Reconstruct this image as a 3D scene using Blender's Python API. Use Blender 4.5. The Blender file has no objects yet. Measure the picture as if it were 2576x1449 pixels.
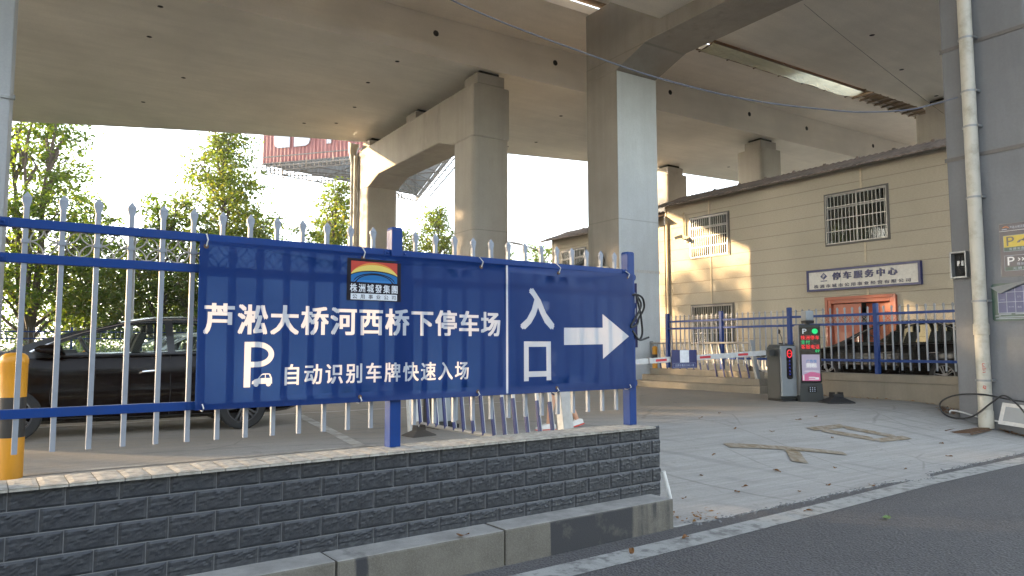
import bpy, bmesh, math, random
from mathutils import Vector, Matrix, geometry, noise as mnoise
from math import sin, cos, tan, pi, radians as rad, sqrt, atan2

S = bpy.context.scene
COL = S.collection
random.seed(7)

# ------------------------------------------------------------------ camera, sky, sun, exposure
cam_data = bpy.data.cameras.new("camera"); cam = bpy.data.objects.new("camera", cam_data); COL.objects.link(cam)
YAW, PITCH, ROLL = rad(32.974), rad(4.572), rad(-0.111)
fw = Vector((sin(YAW)*cos(PITCH), cos(YAW)*cos(PITCH), sin(PITCH)))
rt = Vector((cos(YAW), -sin(YAW), 0)); up = rt.cross(fw)
r2 = cos(ROLL)*rt + sin(ROLL)*up; u2 = -sin(ROLL)*rt + cos(ROLL)*up
cam.matrix_world = Matrix(((r2.x, u2.x, -fw.x, 0), (r2.y, u2.y, -fw.y, 0), (r2.z, u2.z, -fw.z, 1.6), (0, 0, 0, 1)))
cam_data.lens = 36*1824.27/2576; cam_data.sensor_width = 36; cam_data.clip_start = 0.05; cam_data.clip_end = 2000
S.camera = cam
SUN = Vector((-0.908, 1.0, 0.32)).normalized()
EL = math.asin(SUN.z); AZ = atan2(SUN.x, SUN.y)            # azimuth from +Y towards +X
W = bpy.data.worlds.new("World"); S.world = W; W.use_nodes = True
wn = W.node_tree.nodes; wl = W.node_tree.links
sky = wn.new("ShaderNodeTexSky"); sky.sky_type = 'NISHITA'; sky.sun_disc = False
sky.sun_elevation = EL; sky.sun_rotation = AZ; sky.air_density = 1.0; sky.dust_density = 1.2; sky.ozone_density = 1.0
bg = wn["Background"]; bg.inputs[1].default_value = 0.15
hs = wn.new("ShaderNodeHueSaturation"); hs.inputs['Saturation'].default_value = .5; hs.inputs['Value'].default_value = 1.0      # hazy, whitish air
wl.new(sky.outputs[0], hs.inputs['Color']); wl.new(hs.outputs[0], bg.inputs[0])
sd = bpy.data.lights.new("sun", 'SUN'); sd.energy = 3.2; sd.angle = rad(0.6); sd.color = (1.0, 0.69, 0.38)
so = bpy.data.objects.new("sun", sd); COL.objects.link(so); so.rotation_euler = SUN.to_track_quat('Z', 'Y').to_euler(); so.location = (-30, 30, 40)
S.view_settings.view_transform = 'Standard'; S.view_settings.look = 'None'; S.view_settings.gamma = 1.0
S.view_settings.exposure = 3.15

# ------------------------------------------------------------------ materials
class NT:
    def __init__(s, name):
        s.m = bpy.data.materials.new(name); s.m.use_nodes = True
        s.t = s.m.node_tree; s.N = s.t.nodes; s.L = s.t.links
        s.b = s.N["Principled BSDF"]; s.tc = s.N.new("ShaderNodeTexCoord")
    def set(s, sock, v):
        if hasattr(v, 'is_output') or isinstance(v, bpy.types.NodeSocket): s.L.new(v, sock)
        else: sock.default_value = v
    def vec(s, sc=(1, 1, 1), rot=(0, 0, 0), src='Object'):
        n = s.N.new("ShaderNodeMapping"); s.L.new(s.tc.outputs[src], n.inputs[0]); n.inputs['Scale'].default_value = sc; n.inputs['Rotation'].default_value = rot
        return n.outputs[0]
    def noise(s, scale, detail=4, rough=.55, v=None, dist=0):
        n = s.N.new("ShaderNodeTexNoise"); n.inputs['Scale'].default_value = scale; n.inputs['Detail'].default_value = detail; n.inputs['Roughness'].default_value = rough; n.inputs['Distortion'].default_value = dist
        s.L.new(v if v is not None else s.tc.outputs['Object'], n.inputs['Vector']); return n.outputs[0]
    def voro(s, scale, v=None, feature='F1'):
        n = s.N.new("ShaderNodeTexVoronoi"); n.inputs['Scale'].default_value = scale; n.feature = feature
        s.L.new(v if v is not None else s.tc.outputs['Object'], n.inputs['Vector']); return n.outputs[0]
    def ramp(s, f, a, b, c0=(0, 0, 0, 1), c1=(1, 1, 1, 1)):
        n = s.N.new("ShaderNodeValToRGB"); n.color_ramp.elements[0].position = a; n.color_ramp.elements[1].position = b
        n.color_ramp.elements[0].color = c0; n.color_ramp.elements[1].color = c1; s.L.new(f, n.inputs[0]); return n.outputs[0]
    def mix(s, f, a, b, mode='MIX'):
        n = s.N.new("ShaderNodeMix"); n.data_type = 'RGBA'; n.blend_type = mode
        s.set(n.inputs[0], f); s.set(n.inputs[6], a); s.set(n.inputs[7], b); return n.outputs[2]
    def math(s, op, a, b=0.0):
        n = s.N.new("ShaderNodeMath"); n.operation = op; s.set(n.inputs[0], a); s.set(n.inputs[1], b); return n.outputs[0]
    def sep(s, v):
        n = s.N.new("ShaderNodeSeparateXYZ"); s.L.new(v, n.inputs[0]); return n.outputs
    def bump(s, h, strength=.3, dist=.01, normal=None):
        n = s.N.new("ShaderNodeBump"); n.inputs['Strength'].default_value = strength; n.inputs['Distance'].default_value = dist; s.L.new(h, n.inputs['Height'])
        if normal is not None: s.L.new(normal, n.inputs['Normal'])
        return n.outputs[0]
    def done(s, col, rough=.6, metal=0.0, normal=None, spec=None, **kw):
        s.set(s.b.inputs['Base Color'], col); s.set(s.b.inputs['Roughness'], rough); s.b.inputs['Metallic'].default_value = metal
        if normal is not None: s.L.new(normal, s.b.inputs['Normal'])
        if spec is not None: s.b.inputs['Specular IOR Level'].default_value = spec
        for k, v in kw.items(): s.b.inputs[k.replace('_', ' ')].default_value = v
        return s.m
def c4(c): return (c[0], c[1], c[2], 1)
def shade(c, k): return (min(1, c[0]*k), min(1, c[1]*k), min(1, c[2]*k), 1)

def m_concrete(name, c, streak=(1, 1, .12), var=.25, fine=30, rough=.85, stain=None, joint=None):
    t = NT(name)
    n1 = t.noise(.45, 6, .6); n2 = t.noise(1.0, 5, .6, t.vec(tuple(3*k for k in streak))); n3 = t.noise(fine, 5, .7)
    col = t.mix(t.ramp(n1, .3, .7), shade(c, 1-var), shade(c, 1+var*.7))
    col = t.mix(t.math('MULTIPLY', t.ramp(n2, .42, .75), .45), col, shade(c, 1-var*1.6))
    col = t.mix(t.math('MULTIPLY', t.ramp(n3, .35, .65), .28), col, shade(c, .62))
    v = t.voro(9); pit = t.ramp(v, .02, .06)
    col = t.mix(t.math('MULTIPLY', t.math('SUBTRACT', 1.0, pit), .55), col, shade(c, .35))
    if stain:
        sn = t.noise(.9, 7, .65, t.vec((1, 1, .2)))
        col = t.mix(t.math('MULTIPLY', t.ramp(sn, .58, .72), stain), col, shade(c, .3))
        rs = t.ramp(t.noise(1.7, 6, .7, t.vec((1, 1, .45))), .70, .78); col = t.mix(t.math('MULTIPLY', rs, .7), col, (.16, .085, .04, 1))
    if joint:
        z = t.sep(t.tc.outputs['Object'])[2]
        j = t.math('PINGPONG', z, joint/2); jl = t.ramp(j, .004, .02)
        col = t.mix(t.math('MULTIPLY', t.math('SUBTRACT', 1.0, jl), .6), col, shade(c, .45))
    return t.done(col, rough, normal=t.bump(n3, .35, .006))
def m_paint(name, c, rough=.35, dirt=.25, dscale=6, metal=0, coat=0, bump=.08, spec=.5):
    t = NT(name)
    n1 = t.noise(dscale, 6, .65); n2 = t.noise(dscale*12, 3, .6)
    col = t.mix(t.math('MULTIPLY', t.ramp(n1, .48, .75), dirt), c4(c), shade((c[0]*.6+.02, c[1]*.58+.02, c[2]*.5+.015), .8))
    r = t.math('ADD', rough-.06, t.math('MULTIPLY', n1, .14))
    m = t.done(col, r, metal, normal=t.bump(n2, bump, .002), spec=spec)
    t.b.inputs['Coat Weight'].default_value = coat
    return m
def m_plain(name, c, rough=.5, metal=0, **kw):
    t = NT(name); n1 = t.noise(15, 4)
    return t.done(t.mix(t.ramp(n1, .3, .7), shade(c, .88), shade(c, 1.1)), rough, metal, **kw)
def m_emit(name, c, s, body=(.01, .01, .01)):
    t = NT(name); t.b.inputs['Emission Color'].default_value = c4(c); t.b.inputs['Emission Strength'].default_value = s
    n1 = t.noise(400, 1); return t.done(t.mix(n1, c4(body), shade(body, 1.5)), .4)
def m_glass(name, tint, rough=.02, alpha=.35):
    t = NT(name); n = t.noise(3, 3)
    m = t.done(t.mix(n, shade(tint, .9), shade(tint, 1.1)), rough, 0, spec=.6)
    tr = t.N.new("ShaderNodeBsdfTransparent"); tr.inputs[0].default_value = (.90, .95, .92, 1)
    mx = t.N.new("ShaderNodeMixShader"); mx.inputs[0].default_value = alpha
    t.L.new(tr.outputs[0], mx.inputs[1]); t.L.new(t.b.outputs[0], mx.inputs[2]); t.L.new(mx.outputs[0], t.N["Material Output"].inputs[0])
    return m
def m_translucent(name, c, tc, amt=.5, rough=.35, bscale=3, bump=.15):
    t = NT(name); n1 = t.noise(bscale, 3); n2 = t.noise(260, 2)
    nb = t.bump(n1, bump, .02, t.bump(n2, .05, .001))
    t.done(t.mix(t.math('MULTIPLY', t.noise(5, 5), .25), c4(c), shade(c, .7)), rough, 0, normal=nb, spec=.22)
    tr = t.N.new("ShaderNodeBsdfTranslucent"); tr.inputs[0].default_value = c4(tc)
    mx = t.N.new("ShaderNodeMixShader"); mx.inputs[0].default_value = amt
    t.L.new(t.b.outputs[0], mx.inputs[1]); t.L.new(tr.outputs[0], mx.inputs[2]); t.L.new(mx.outputs[0], t.N["Material Output"].inputs[0])
    return t.m
def m_leaf(name, dark, light, yellow, amt=.68, var=1.2):
    t = NT(name); g = t.N.new("ShaderNodeNewGeometry")
    rnd = g.outputs['Random Per Island']; n = t.noise(.55*var, 3)
    col = t.mix(t.ramp(n, .36, .64), c4(dark), c4(light))
    col = t.mix(t.ramp(rnd, .84, 1.0), col, c4(yellow)); col = t.mix(t.math('MULTIPLY', rnd, .35), col, shade(dark, .6))
    t.done(col, .55, 0, spec=.25)
    tr = t.N.new("ShaderNodeBsdfTranslucent"); t.L.new(t.mix(1.0, col, (1.5, 1.5, .62, 1), 'MULTIPLY'), tr.inputs[0])
    mx = t.N.new("ShaderNodeMixShader"); mx.inputs[0].default_value = amt
    t.L.new(t.b.outputs[0], mx.inputs[1]); t.L.new(tr.outputs[0], mx.inputs[2]); t.L.new(mx.outputs[0], t.N["Material Output"].inputs[0])
    return t.m

M = {}
M['deck'] = m_concrete('deck_concrete', (.75, .705, .63), (.12, 1, 1), .14, 26)
M['pier'] = m_concrete('pier_concrete', (.37, .345, .305), (1, 1, .07), .2, 24, stain=.4, joint=4.9)
M['pierblue'] = m_concrete('pier_skylit', (.60, .635, .66), (1, 1, .07), .16, 24, stain=.35, joint=4.9)  # pale front paint with bluish sky light put into its colour
M['pierbrown'] = m_concrete('pier_shaded', (.32, .295, .26), (1, 1, .07), .22, 24, stain=.5, joint=4.9)  # stained concrete, darkened for the shade of the deck and trees
M['piergrey'] = m_concrete('pier_bluish', (.33, .35, .38), (1, 1, .07), .16, 24, stain=.3)
M['pierdark'] = m_concrete('pier_grey', (.165, .17, .18), (1, 1, .08), .25, 20, stain=.5)
M['lowwall'] = m_concrete('low_wall_concrete', (.23, .20, .155), (1, 1, .1), .3, 22, stain=.5)
M['bearing'] = m_plain('bearing_rubber', (.01, .009, .0085), .8)
M['hole'] = m_plain('drain_hole', (.012, .01, .009), .95)
M['blue'] = m_paint('fence_blue', (.004, .032, .155), .42, .3, 5, spec=.18)
M['white'] = m_paint('picket_white', (.185, .205, .24), .45, .3, 9)
M['orn'] = m_paint('ornament_white', (.30, .28, .255), .5, .4, 9)
M['yellow'] = m_paint('bollard_yellow', (.52, .23, .008), .45, .35, 5)
M['black'] = m_paint('bollard_black', (.016, .0145, .0135), .6, .3, 5)
M['rubber'] = m_plain('black_rubber', (.010, .010, .011), .75)
M['rubberdust'] = m_paint('dusty_rubber', (.06, .052, .045), .85, .5, 8)
M['cable'] = m_plain('cable_sheath', (.007, .0075, .009), .5)
M['cablegrey'] = m_plain('cable_grey', (.10, .11, .14), .5)
M['chrome'] = m_plain('chrome', (.75, .75, .76), .12, 1)
M['steel'] = m_plain('stainless_bars', (.34, .33, .31), .35, .6)
M['galv'] = m_paint('galvanised', (.24, .25, .255), .45, .4, 10, metal=.4)
M['pvc'] = m_paint('pvc_pipe', (.42, .40, .345), .5, .85, 3.2)
M['cabinet'] = m_paint('cabinet_grey', (.028, .032, .033), .5, .35, 4)
M['panelgrey'] = m_paint('panel_silver', (.25, .28, .31), .4, .2, 4, metal=.35)
M['screen'] = m_plain('screen_black', (.006, .006, .008), .12)
M['redmark'] = m_plain('marker_red', (.45, .03, .015), .7)
M['plastic'] = m_plain('beige_plastic', (.58, .52, .42), .5)
M['whitepl'] = m_plain('white_plastic', (.5, .5, .49), .45)
M['rust'] = m_paint('rusty_iron', (.10, .055, .03), .8, .6, 12)
M['bark'] = m_concrete('bark', (.085, .065, .05), (6, 6, .6), .4, 12)
M['door'] = m_paint('red_wood', (.34, .065, .022), .35, .35, 3, coat=.3)
M['trim'] = m_plain('siding_trim', (.52, .44, .31), .6)
M['frame'] = m_plain('window_frame_grey', (.09, .085, .08), .5)
M['alu'] = m_plain('white_aluminium', (.36, .345, .32), .4)
M['curtain'] = m_plain('brown_curtain', (.11, .075, .045), .9)
M['curtaingrey'] = m_plain('grey_curtain', (.30, .27, .22), .9)
M['dark'] = m_plain('dark_interior', (.012, .011, .01), .9)
M['pane'] = m_glass('window_pane', (.05, .055, .05), .03, .35)
M['carglass'] = m_glass('car_glass', (.012, .02, .018), .01, .17)
M['signwhite'] = m_plain('sign_white', (.58, .56, .52), .4)
M['signblue'] = m_plain('sign_blue', (.008, .014, .10), .35)
M['signgrey'] = m_plain('sign_letter_grey', (.09, .09, .13), .4)
M['navy'] = m_plain('navy_print', (.007, .006, .024), .35)
M['pyellow'] = m_plain('print_yellow', (.45, .33, .012), .4)
M['pgreen'] = m_plain('print_green', (.005, .045, .032), .4)
M['pblue'] = m_plain('print_blue', (.008, .02, .11), .4)
M['pwhite'] = m_plain('print_white', (.65, .66, .68), .45)
M['ppale'] = m_plain('print_pale', (.30, .34, .42), .45)
M['pdark'] = m_plain('print_dark', (.02, .018, .02), .5)
M['bannerblue'] = m_translucent('banner_blue', (.0004, .025, .145), (.016, .042, .12), .33, .36)
M['bannerwhite'] = m_translucent('banner_white', (.52, .56, .62), (.50, .45, .41), .35, .35)
for k, c in dict(lred=(.55, .07, .05), lorange=(.75, .27, .06), lyellow=(.80, .62, .16), lblue=(.02, .16, .42), lblack=(.012, .01, .018), lwhite=(.75, .78, .82), lpale=(.35, .55, .70)).items():
    M[k] = m_translucent(k+'_print', c, c, .3, .35)
M['tyre'] = m_plain('tyre', (.009, .009, .009), .8)
M['rim'] = m_plain('alloy_rim', (.10, .10, .105), .35, .7)
M['skin'] = m_plain('skin', (.50, .27, .17), .55)
M['hair'] = m_plain('hair', (.02, .016, .014), .6)
M['denim'] = m_plain('navy_cloth', (.025, .045, .11), .9)
M['shirt'] = m_plain('grey_cloth', (.25, .26, .28), .9)
M['shoe'] = m_plain('white_shoe', (.6, .58, .55), .6)
M['shoered'] = m_plain('red_sole', (.6, .05, .03), .5)
M['led_r'] = m_emit('led_red', (1, .02, .03), .16)
M['led_g'] = m_emit('led_green', (.0, .9, .25), .10)
M['led_b'] = m_emit('led_blue', (.05, .08, 1), .10)
M['advert'] = m_emit('advert_lightbox', (.55, .48, .60), .03, (.2, .18, .24))
M['advpink'] = m_emit('advert_pink', (.7, .18, .38), .035, (.25, .06, .12))
M['advblue'] = m_emit('advert_blue', (.08, .28, .60), .04, (.03, .1, .22))
M['advwhite'] = m_emit('advert_white', (.8, .8, .85), .05, (.3, .3, .3))
M['boards'] = m_concrete('old_boards', (.24, .17, .10), (.25, 6, 1), .4, 14)
M['lamp'] = m_plain('lamp_housing', (.55, .56, .58), .4)
t = NT('clear_film'); n = t.noise(1.3, 3, .6, t.vec((.5, 1.6, 1)), 1.5)
M['film'] = t.done(t.mix(n, (.16, .17, .07, 1), (.34, .34, .22, 1)), .08, normal=t.bump(n, 1.0, .5), spec=1.0)
tr = t.N.new("ShaderNodeBsdfTranslucent"); tr.inputs[0].default_value = (.8, .8, .6, 1); mx = t.N.new("ShaderNodeMixShader"); mx.inputs[0].default_value = .35
t.L.new(t.b.outputs[0], mx.inputs[1]); t.L.new(tr.outputs[0], mx.inputs[2]); t.L.new(mx.outputs[0], t.N["Material Output"].inputs[0])
# asphalt
t = NT('asphalt'); n1 = t.noise(.5, 6, .6); n2 = t.noise(26, 6, .9); v = t.voro(48); n4 = t.noise(1.2, 5, .6, t.vec((.25, 3, 1)))
col = t.mix(t.ramp(n1, .3, .7), (.036, .036, .041, 1), (.060, .059, .065, 1)); col = t.mix(t.math('MULTIPLY', t.ramp(n2, .5, .68), .6), col, (.105, .105, .11, 1)); col = t.mix(t.math('MULTIPLY', t.ramp(n2, .5, .34), .6), col, (.022, .022, .025, 1)); n7 = t.noise(1.7, 3, .5); col = t.mix(t.math('MULTIPLY', t.ramp(n7, .76, .79), .8), col, (.30, .13, .06, 1))
col = t.mix(t.math('MULTIPLY', t.ramp(n4, .55, .75), .35), col, (.10, .095, .09, 1))
ag = t.voro(55); col = t.mix(t.math('MULTIPLY', t.ramp(ag, .34, .12), .35), col, (.14, .137, .135, 1))
n8 = t.noise(.9, 6, .7, t.vec((1, 1, 1)), 1.5); col = t.mix(t.math('MULTIPLY', t.ramp(n8, .56, .7), .35), col, (.022, .022, .025, 1))
M['asphalt'] = t.done(col, .82, normal=t.bump(v, .9, .012))
# worn white line
t = NT('line_paint'); n1 = t.noise(7, 7, .7); n2 = t.noise(2.2, 6, .65, t.vec((3, .6, 1))); cr = t.ramp(t.noise(1.1, 2, .5, t.vec((9, .5, 1))), .485, .5)
col = t.mix(t.ramp(n1, .50, .62), (.29, .295, .283, 1), (.14, .14, .137, 1)); col = t.mix(t.math('MULTIPLY', t.ramp(n2, .52, .68), .6), col, (.10, .10, .10, 1))
M['line'] = t.done(col, .8, normal=t.bump(t.noise(80, 3), .4, .004))
t = NT('bay_line_paint'); n1 = t.noise(4, 7, .7)
M['bayline'] = t.done(t.mix(t.ramp(n1, .42, .6), (.42, .40, .36, 1), (.27, .25, .22, 1)), .85)
t = NT('road_letter_paint'); n1 = t.noise(9, 7, .7)
M['roadletter'] = t.done(t.mix(t.ramp(n1, .40, .60), (.17, .125, .07, 1), (.27, .24, .20, 1)), .85, normal=t.bump(t.noise(70, 3), .3, .004))
# broom-finished pavement
t = NT('pavement_concrete'); n1 = t.noise(.35, 6, .6); n2 = t.noise(1.4, 6, .65, t.vec((.5, 9, 1), (0, 0, .12))); n3 = t.noise(45, 4, .7); n5 = t.noise(1.6, 5, .7, None, 2.2); n6 = t.noise(3.0, 4, .6, t.vec((.35, 26, 1), (0, 0, .12)))
xyz = t.sep(t.tc.outputs['Object'])
mr = t.N.new("ShaderNodeMapRange"); t.L.new(t.math('ADD', xyz[1], t.math('MULTIPLY', n1, 3.0)), mr.inputs[0]); mr.inputs[1].default_value = 9.2; mr.inputs[2].default_value = 11.0
new = (.335, .333, .322, 1); old = (.25, .215, .17, 1)
col = t.mix(mr.outputs[0], new, old); col = t.mix(t.math('MULTIPLY', t.ramp(n2, .42, .64), .45), col, shade((.225, .22, .205), 1)); col = t.mix(t.math('MULTIPLY', t.ramp(n6, .46, .64), .28), col, (.145, .14, .13, 1))
col = t.mix(t.math('MULTIPLY', t.ramp(n3, .45, .7), .3), col, (.13, .125, .115, 1)); col = t.mix(t.math('MULTIPLY', t.ramp(n5, .60, .70), .4), col, (.12, .112, .10, 1))
jx = t.math('PINGPONG', t.math('ADD', xyz[0], .3), 2.25); jy = t.math('PINGPONG', t.math('ADD', xyz[1], 1.35), 2.3)
jl = t.math('MINIMUM', t.ramp(jx, .004, .016), t.ramp(jy, .004, .016)); col = t.mix(t.math('MULTIPLY', t.math('SUBTRACT', 1.0, jl), .55), col, (.13, .12, .105, 1))
vc = t.N.new("ShaderNodeTexVoronoi"); vc.feature = 'DISTANCE_TO_EDGE'; vc.inputs['Scale'].default_value = .42; wv = t.N.new("ShaderNodeMix"); wv.data_type = 'VECTOR'; wv.inputs[0].default_value = .06
nv = t.N.new("ShaderNodeTexNoise"); nv.inputs['Scale'].default_value = 2.2; nv.inputs['Detail'].default_value = 6; t.L.new(t.tc.outputs['Object'], nv.inputs['Vector']); t.L.new(t.tc.outputs['Object'], wv.inputs[4]); t.L.new(nv.outputs['Color'], wv.inputs[5]); t.L.new(wv.outputs[1], vc.inputs['Vector'])
ck = t.math('MULTIPLY', t.math('SUBTRACT', 1.0, t.ramp(vc.outputs[0], .002, .007)), t.ramp(t.noise(.6, 3), .42, .55)); col = t.mix(t.math('MULTIPLY', ck, .4), col, (.075, .07, .06, 1))
arc = t.N.new("ShaderNodeTexWave"); arc.wave_type = 'RINGS'; arc.rings_direction = 'Z'; arc.inputs['Scale'].default_value = .55; arc.inputs['Distortion'].default_value = 3.5; arc.inputs['Detail'].default_value = 3; t.L.new(t.vec((1, 1, 1)), arc.inputs[0])
col = t.mix(t.math('MULTIPLY', t.math('MULTIPLY', t.ramp(arc.outputs[0], .82, .98), t.ramp(t.noise(.8, 4), .45, .62)), .35), col, (.13, .128, .125, 1))
M['pavement'] = t.done(col, .85, normal=t.bump(n6, .5, .01, t.bump(n3, .35, .005)))
# cast wall tiles
t = NT('slate_tile'); g = t.N.new("ShaderNodeNewGeometry"); n1 = t.noise(14, 6, .65); n2 = t.noise(60, 4, .7); z = t.sep(t.tc.outputs['Object'])[2]
col = t.mix(t.ramp(n1, .35, .7), (.0095, .0120, .0175, 1), (.021, .025, .033, 1)); col = t.mix(t.math('MULTIPLY', g.outputs['Random Per Island'], .35), col, (.017, .019, .024, 1))
low = t.math('MULTIPLY', t.ramp(t.math('ADD', t.math('SUBTRACT', .36, z), t.math('MULTIPLY', n1, .16)), .14, .24), .6); col = t.mix(low, col, (.07, .074, .08, 1))
col = t.mix(t.math('MULTIPLY', t.ramp(t.noise(2.2, 6, .7), .62, .74), .4), col, (.05, .05, .052, 1))
M['tile'] = t.done(col, .5, normal=t.bump(n2, .3, .004, t.bump(n1, .35, .01)))
M['grout'] = m_concrete('grout', (.155, .16, .168), (1, 1, 1), .25, 30)
t = NT('coping_tile'); n1 = t.noise(16, 6, .65); M['coping'] = t.done(t.mix(t.ramp(n1, .35, .65), (.22, .21, .185, 1), (.40, .38, .34, 1)), .7, normal=t.bump(t.noise(26, 6, .7), .7, .012))
# kerb
t = NT('kerb_stone'); n1 = t.noise(5, 7, .65); n2 = t.noise(70, 4, .8); xyz = t.sep(t.tc.outputs['Object']); ns = t.noise(1, 5, .6, t.vec((7, 7, .5)))
col = t.mix(t.ramp(n1, .3, .7), (.085, .077, .062, 1), (.17, .157, .13, 1)); col = t.mix(t.math('MULTIPLY', t.ramp(n2, .45, .7), .5), col, (.26, .25, .23, 1))
gk = t.N.new("ShaderNodeNewGeometry"); nz = t.sep(gk.outputs['Normal'])[2]; up_tone = t.ramp(t.math('ADD', nz, t.math('MULTIPLY', n1, .25)), .75, 1.0); col = t.mix(up_tone, t.mix(.45, col, (.055, .05, .042, 1)), t.mix(t.ramp(n1, .35, .65), (.19, .187, .178, 1), (.28, .276, .262, 1)))  # lighter grey on upward faces, darker brown on upright ones
xw = t.math('ADD', xyz[0], t.math('MULTIPLY', ns, .35))
band = t.math('MULTIPLY', t.ramp(t.math('SUBTRACT', xw, 2.52), .985, 1.0), t.math('SUBTRACT', 1.0, t.ramp(t.math('SUBTRACT', xw, 3.40), .97, 1.0)))
band2 = t.math('MULTIPLY', t.ramp(t.math('SUBTRACT', xw, .93), .985, 1.0), t.math('SUBTRACT', 1.0, t.ramp(t.math('SUBTRACT', xw, 1.01), .985, 1.0)))
streak = t.math('MULTIPLY', t.math('MULTIPLY', t.ramp(ns, .48, .62), t.ramp(t.noise(9, 6, .7), .3, .55)), t.ramp(t.math('SUBTRACT', xyz[0], 3.2), .90, 1.0))
dark = t.math('MULTIPLY', t.math('MAXIMUM', t.math('MAXIMUM', band, band2), streak), t.math('MULTIPLY', t.math('SUBTRACT', 1.0, t.ramp(t.math('ADD', xyz[2], t.math('MULTIPLY', n1, .02)), .255, .268)), t.ramp(n1, .25, .45)))
col = t.mix(dark, col, (.022, .023, .027, 1))
M['kerb'] = t.done(col, .8, normal=t.bump(n2, .5, .006))
M['earth'] = m_concrete('earth', (.09, .075, .05), (1, 1, 1), .4, 8)
M['grass'] = m_concrete('grass_ground', (.05, .075, .025), (1, 1, 1), .5, 14)
# fibre cement siding
t = NT('siding'); xyz = t.sep(t.tc.outputs['Object']); n1 = t.noise(1.0, 4, .7, t.vec((6, 14, 70))); n2 = t.noise(.5, 5, .6); n3 = t.noise(40, 3, .7)
col = t.mix(t.ramp(n2, .3, .7), (.40, .355, .275, 1), (.46, .41, .32, 1)); col = t.mix(t.math('MULTIPLY', t.ramp(n1, .42, .62), .38), col, (.31, .275, .21, 1))
j = t.math('PINGPONG', t.math('ADD', xyz[2], .13), .195); jl = t.ramp(j, .004, .012); col = t.mix(t.math('MULTIPLY', t.math('SUBTRACT', 1.0, jl), .55), col, (.13, .11, .08, 1))
M['siding'] = t.done(col, .75, normal=t.bump(jl, .5, .01, t.bump(n1, .6, .01)))
t = NT('clay_tile'); n1 = t.noise(3, 5); M['rooftile'] = t.done(t.mix(t.ramp(n1, .3, .7), (.13, .105, .09, 1), (.25, .195, .165, 1)), .7)
t = NT('corrugated_red'); w = t.N.new("ShaderNodeTexWave"); w.inputs['Scale'].default_value = .9; t.L.new(t.vec(), w.inputs[0]); n1 = t.noise(.5, 5, .6, t.vec((4, 4, .3)))
M['bbred'] = t.done(t.mix(t.ramp(n1, .35, .7), (.15, .022, .026, 1), (.20, .06, .062, 1)), .6)
M['bbgrey'] = m_paint('corrugated_grey', (.16, .18, .19), .6, .5, 1.2)
M['truss'] = m_paint('truss_grey', (.06, .06, .062), .6, .4, 2)
def m_car(name, c):
    t = NT(name); n1 = t.noise(500, 2); n2 = t.noise(2, 4)
    m = t.done(t.mix(t.ramp(n1, .4, .6), shade(c, .8), shade(c, 1.35)), .16, .0, spec=.11); t.b.inputs['Coat Weight'].default_value = .05; t.b.inputs['Coat Roughness'].default_value = .06
    return m
M['car_brown'] = m_car('car_paint_brown', (.0035, .0018, .0014)); M['car_white'] = m_car('car_paint_white', (.7, .72, .75)); M['car_grey'] = m_car('car_paint_bronze', (.004, .0032, .0025))
M['carblack'] = m_plain('car_black_trim', (.004, .004, .0045), .4); M['seat'] = m_plain('car_seat', (.012, .011, .01), .8)
M['headlight'] = m_plain('headlight_lens', (.5, .52, .55), .1); M['taillight'] = m_plain('taillight_lens', (.35, .02, .02), .15)
M['leafA'] = m_leaf('foliage_green', (.065, .115, .024), (.13, .185, .04), (.26, .25, .045)); M['leafB'] = m_leaf('foliage_yellow_green', (.06, .095, .02), (.11, .145, .03), (.25, .22, .04))
M['leafC'] = m_leaf('foliage_far', (.07, .12, .06), (.14, .21, .10), (.14, .18, .07), .45, .5)
M['deadleaf'] = m_leaf('dead_leaf', (.12, .05, .02), (.25, .12, .04), (.35, .22, .07), .2); M['greenleaf'] = m_leaf('fresh_leaf', (.10, .18, .06), (.2, .3, .12), (.25, .33, .15), .2)
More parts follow.
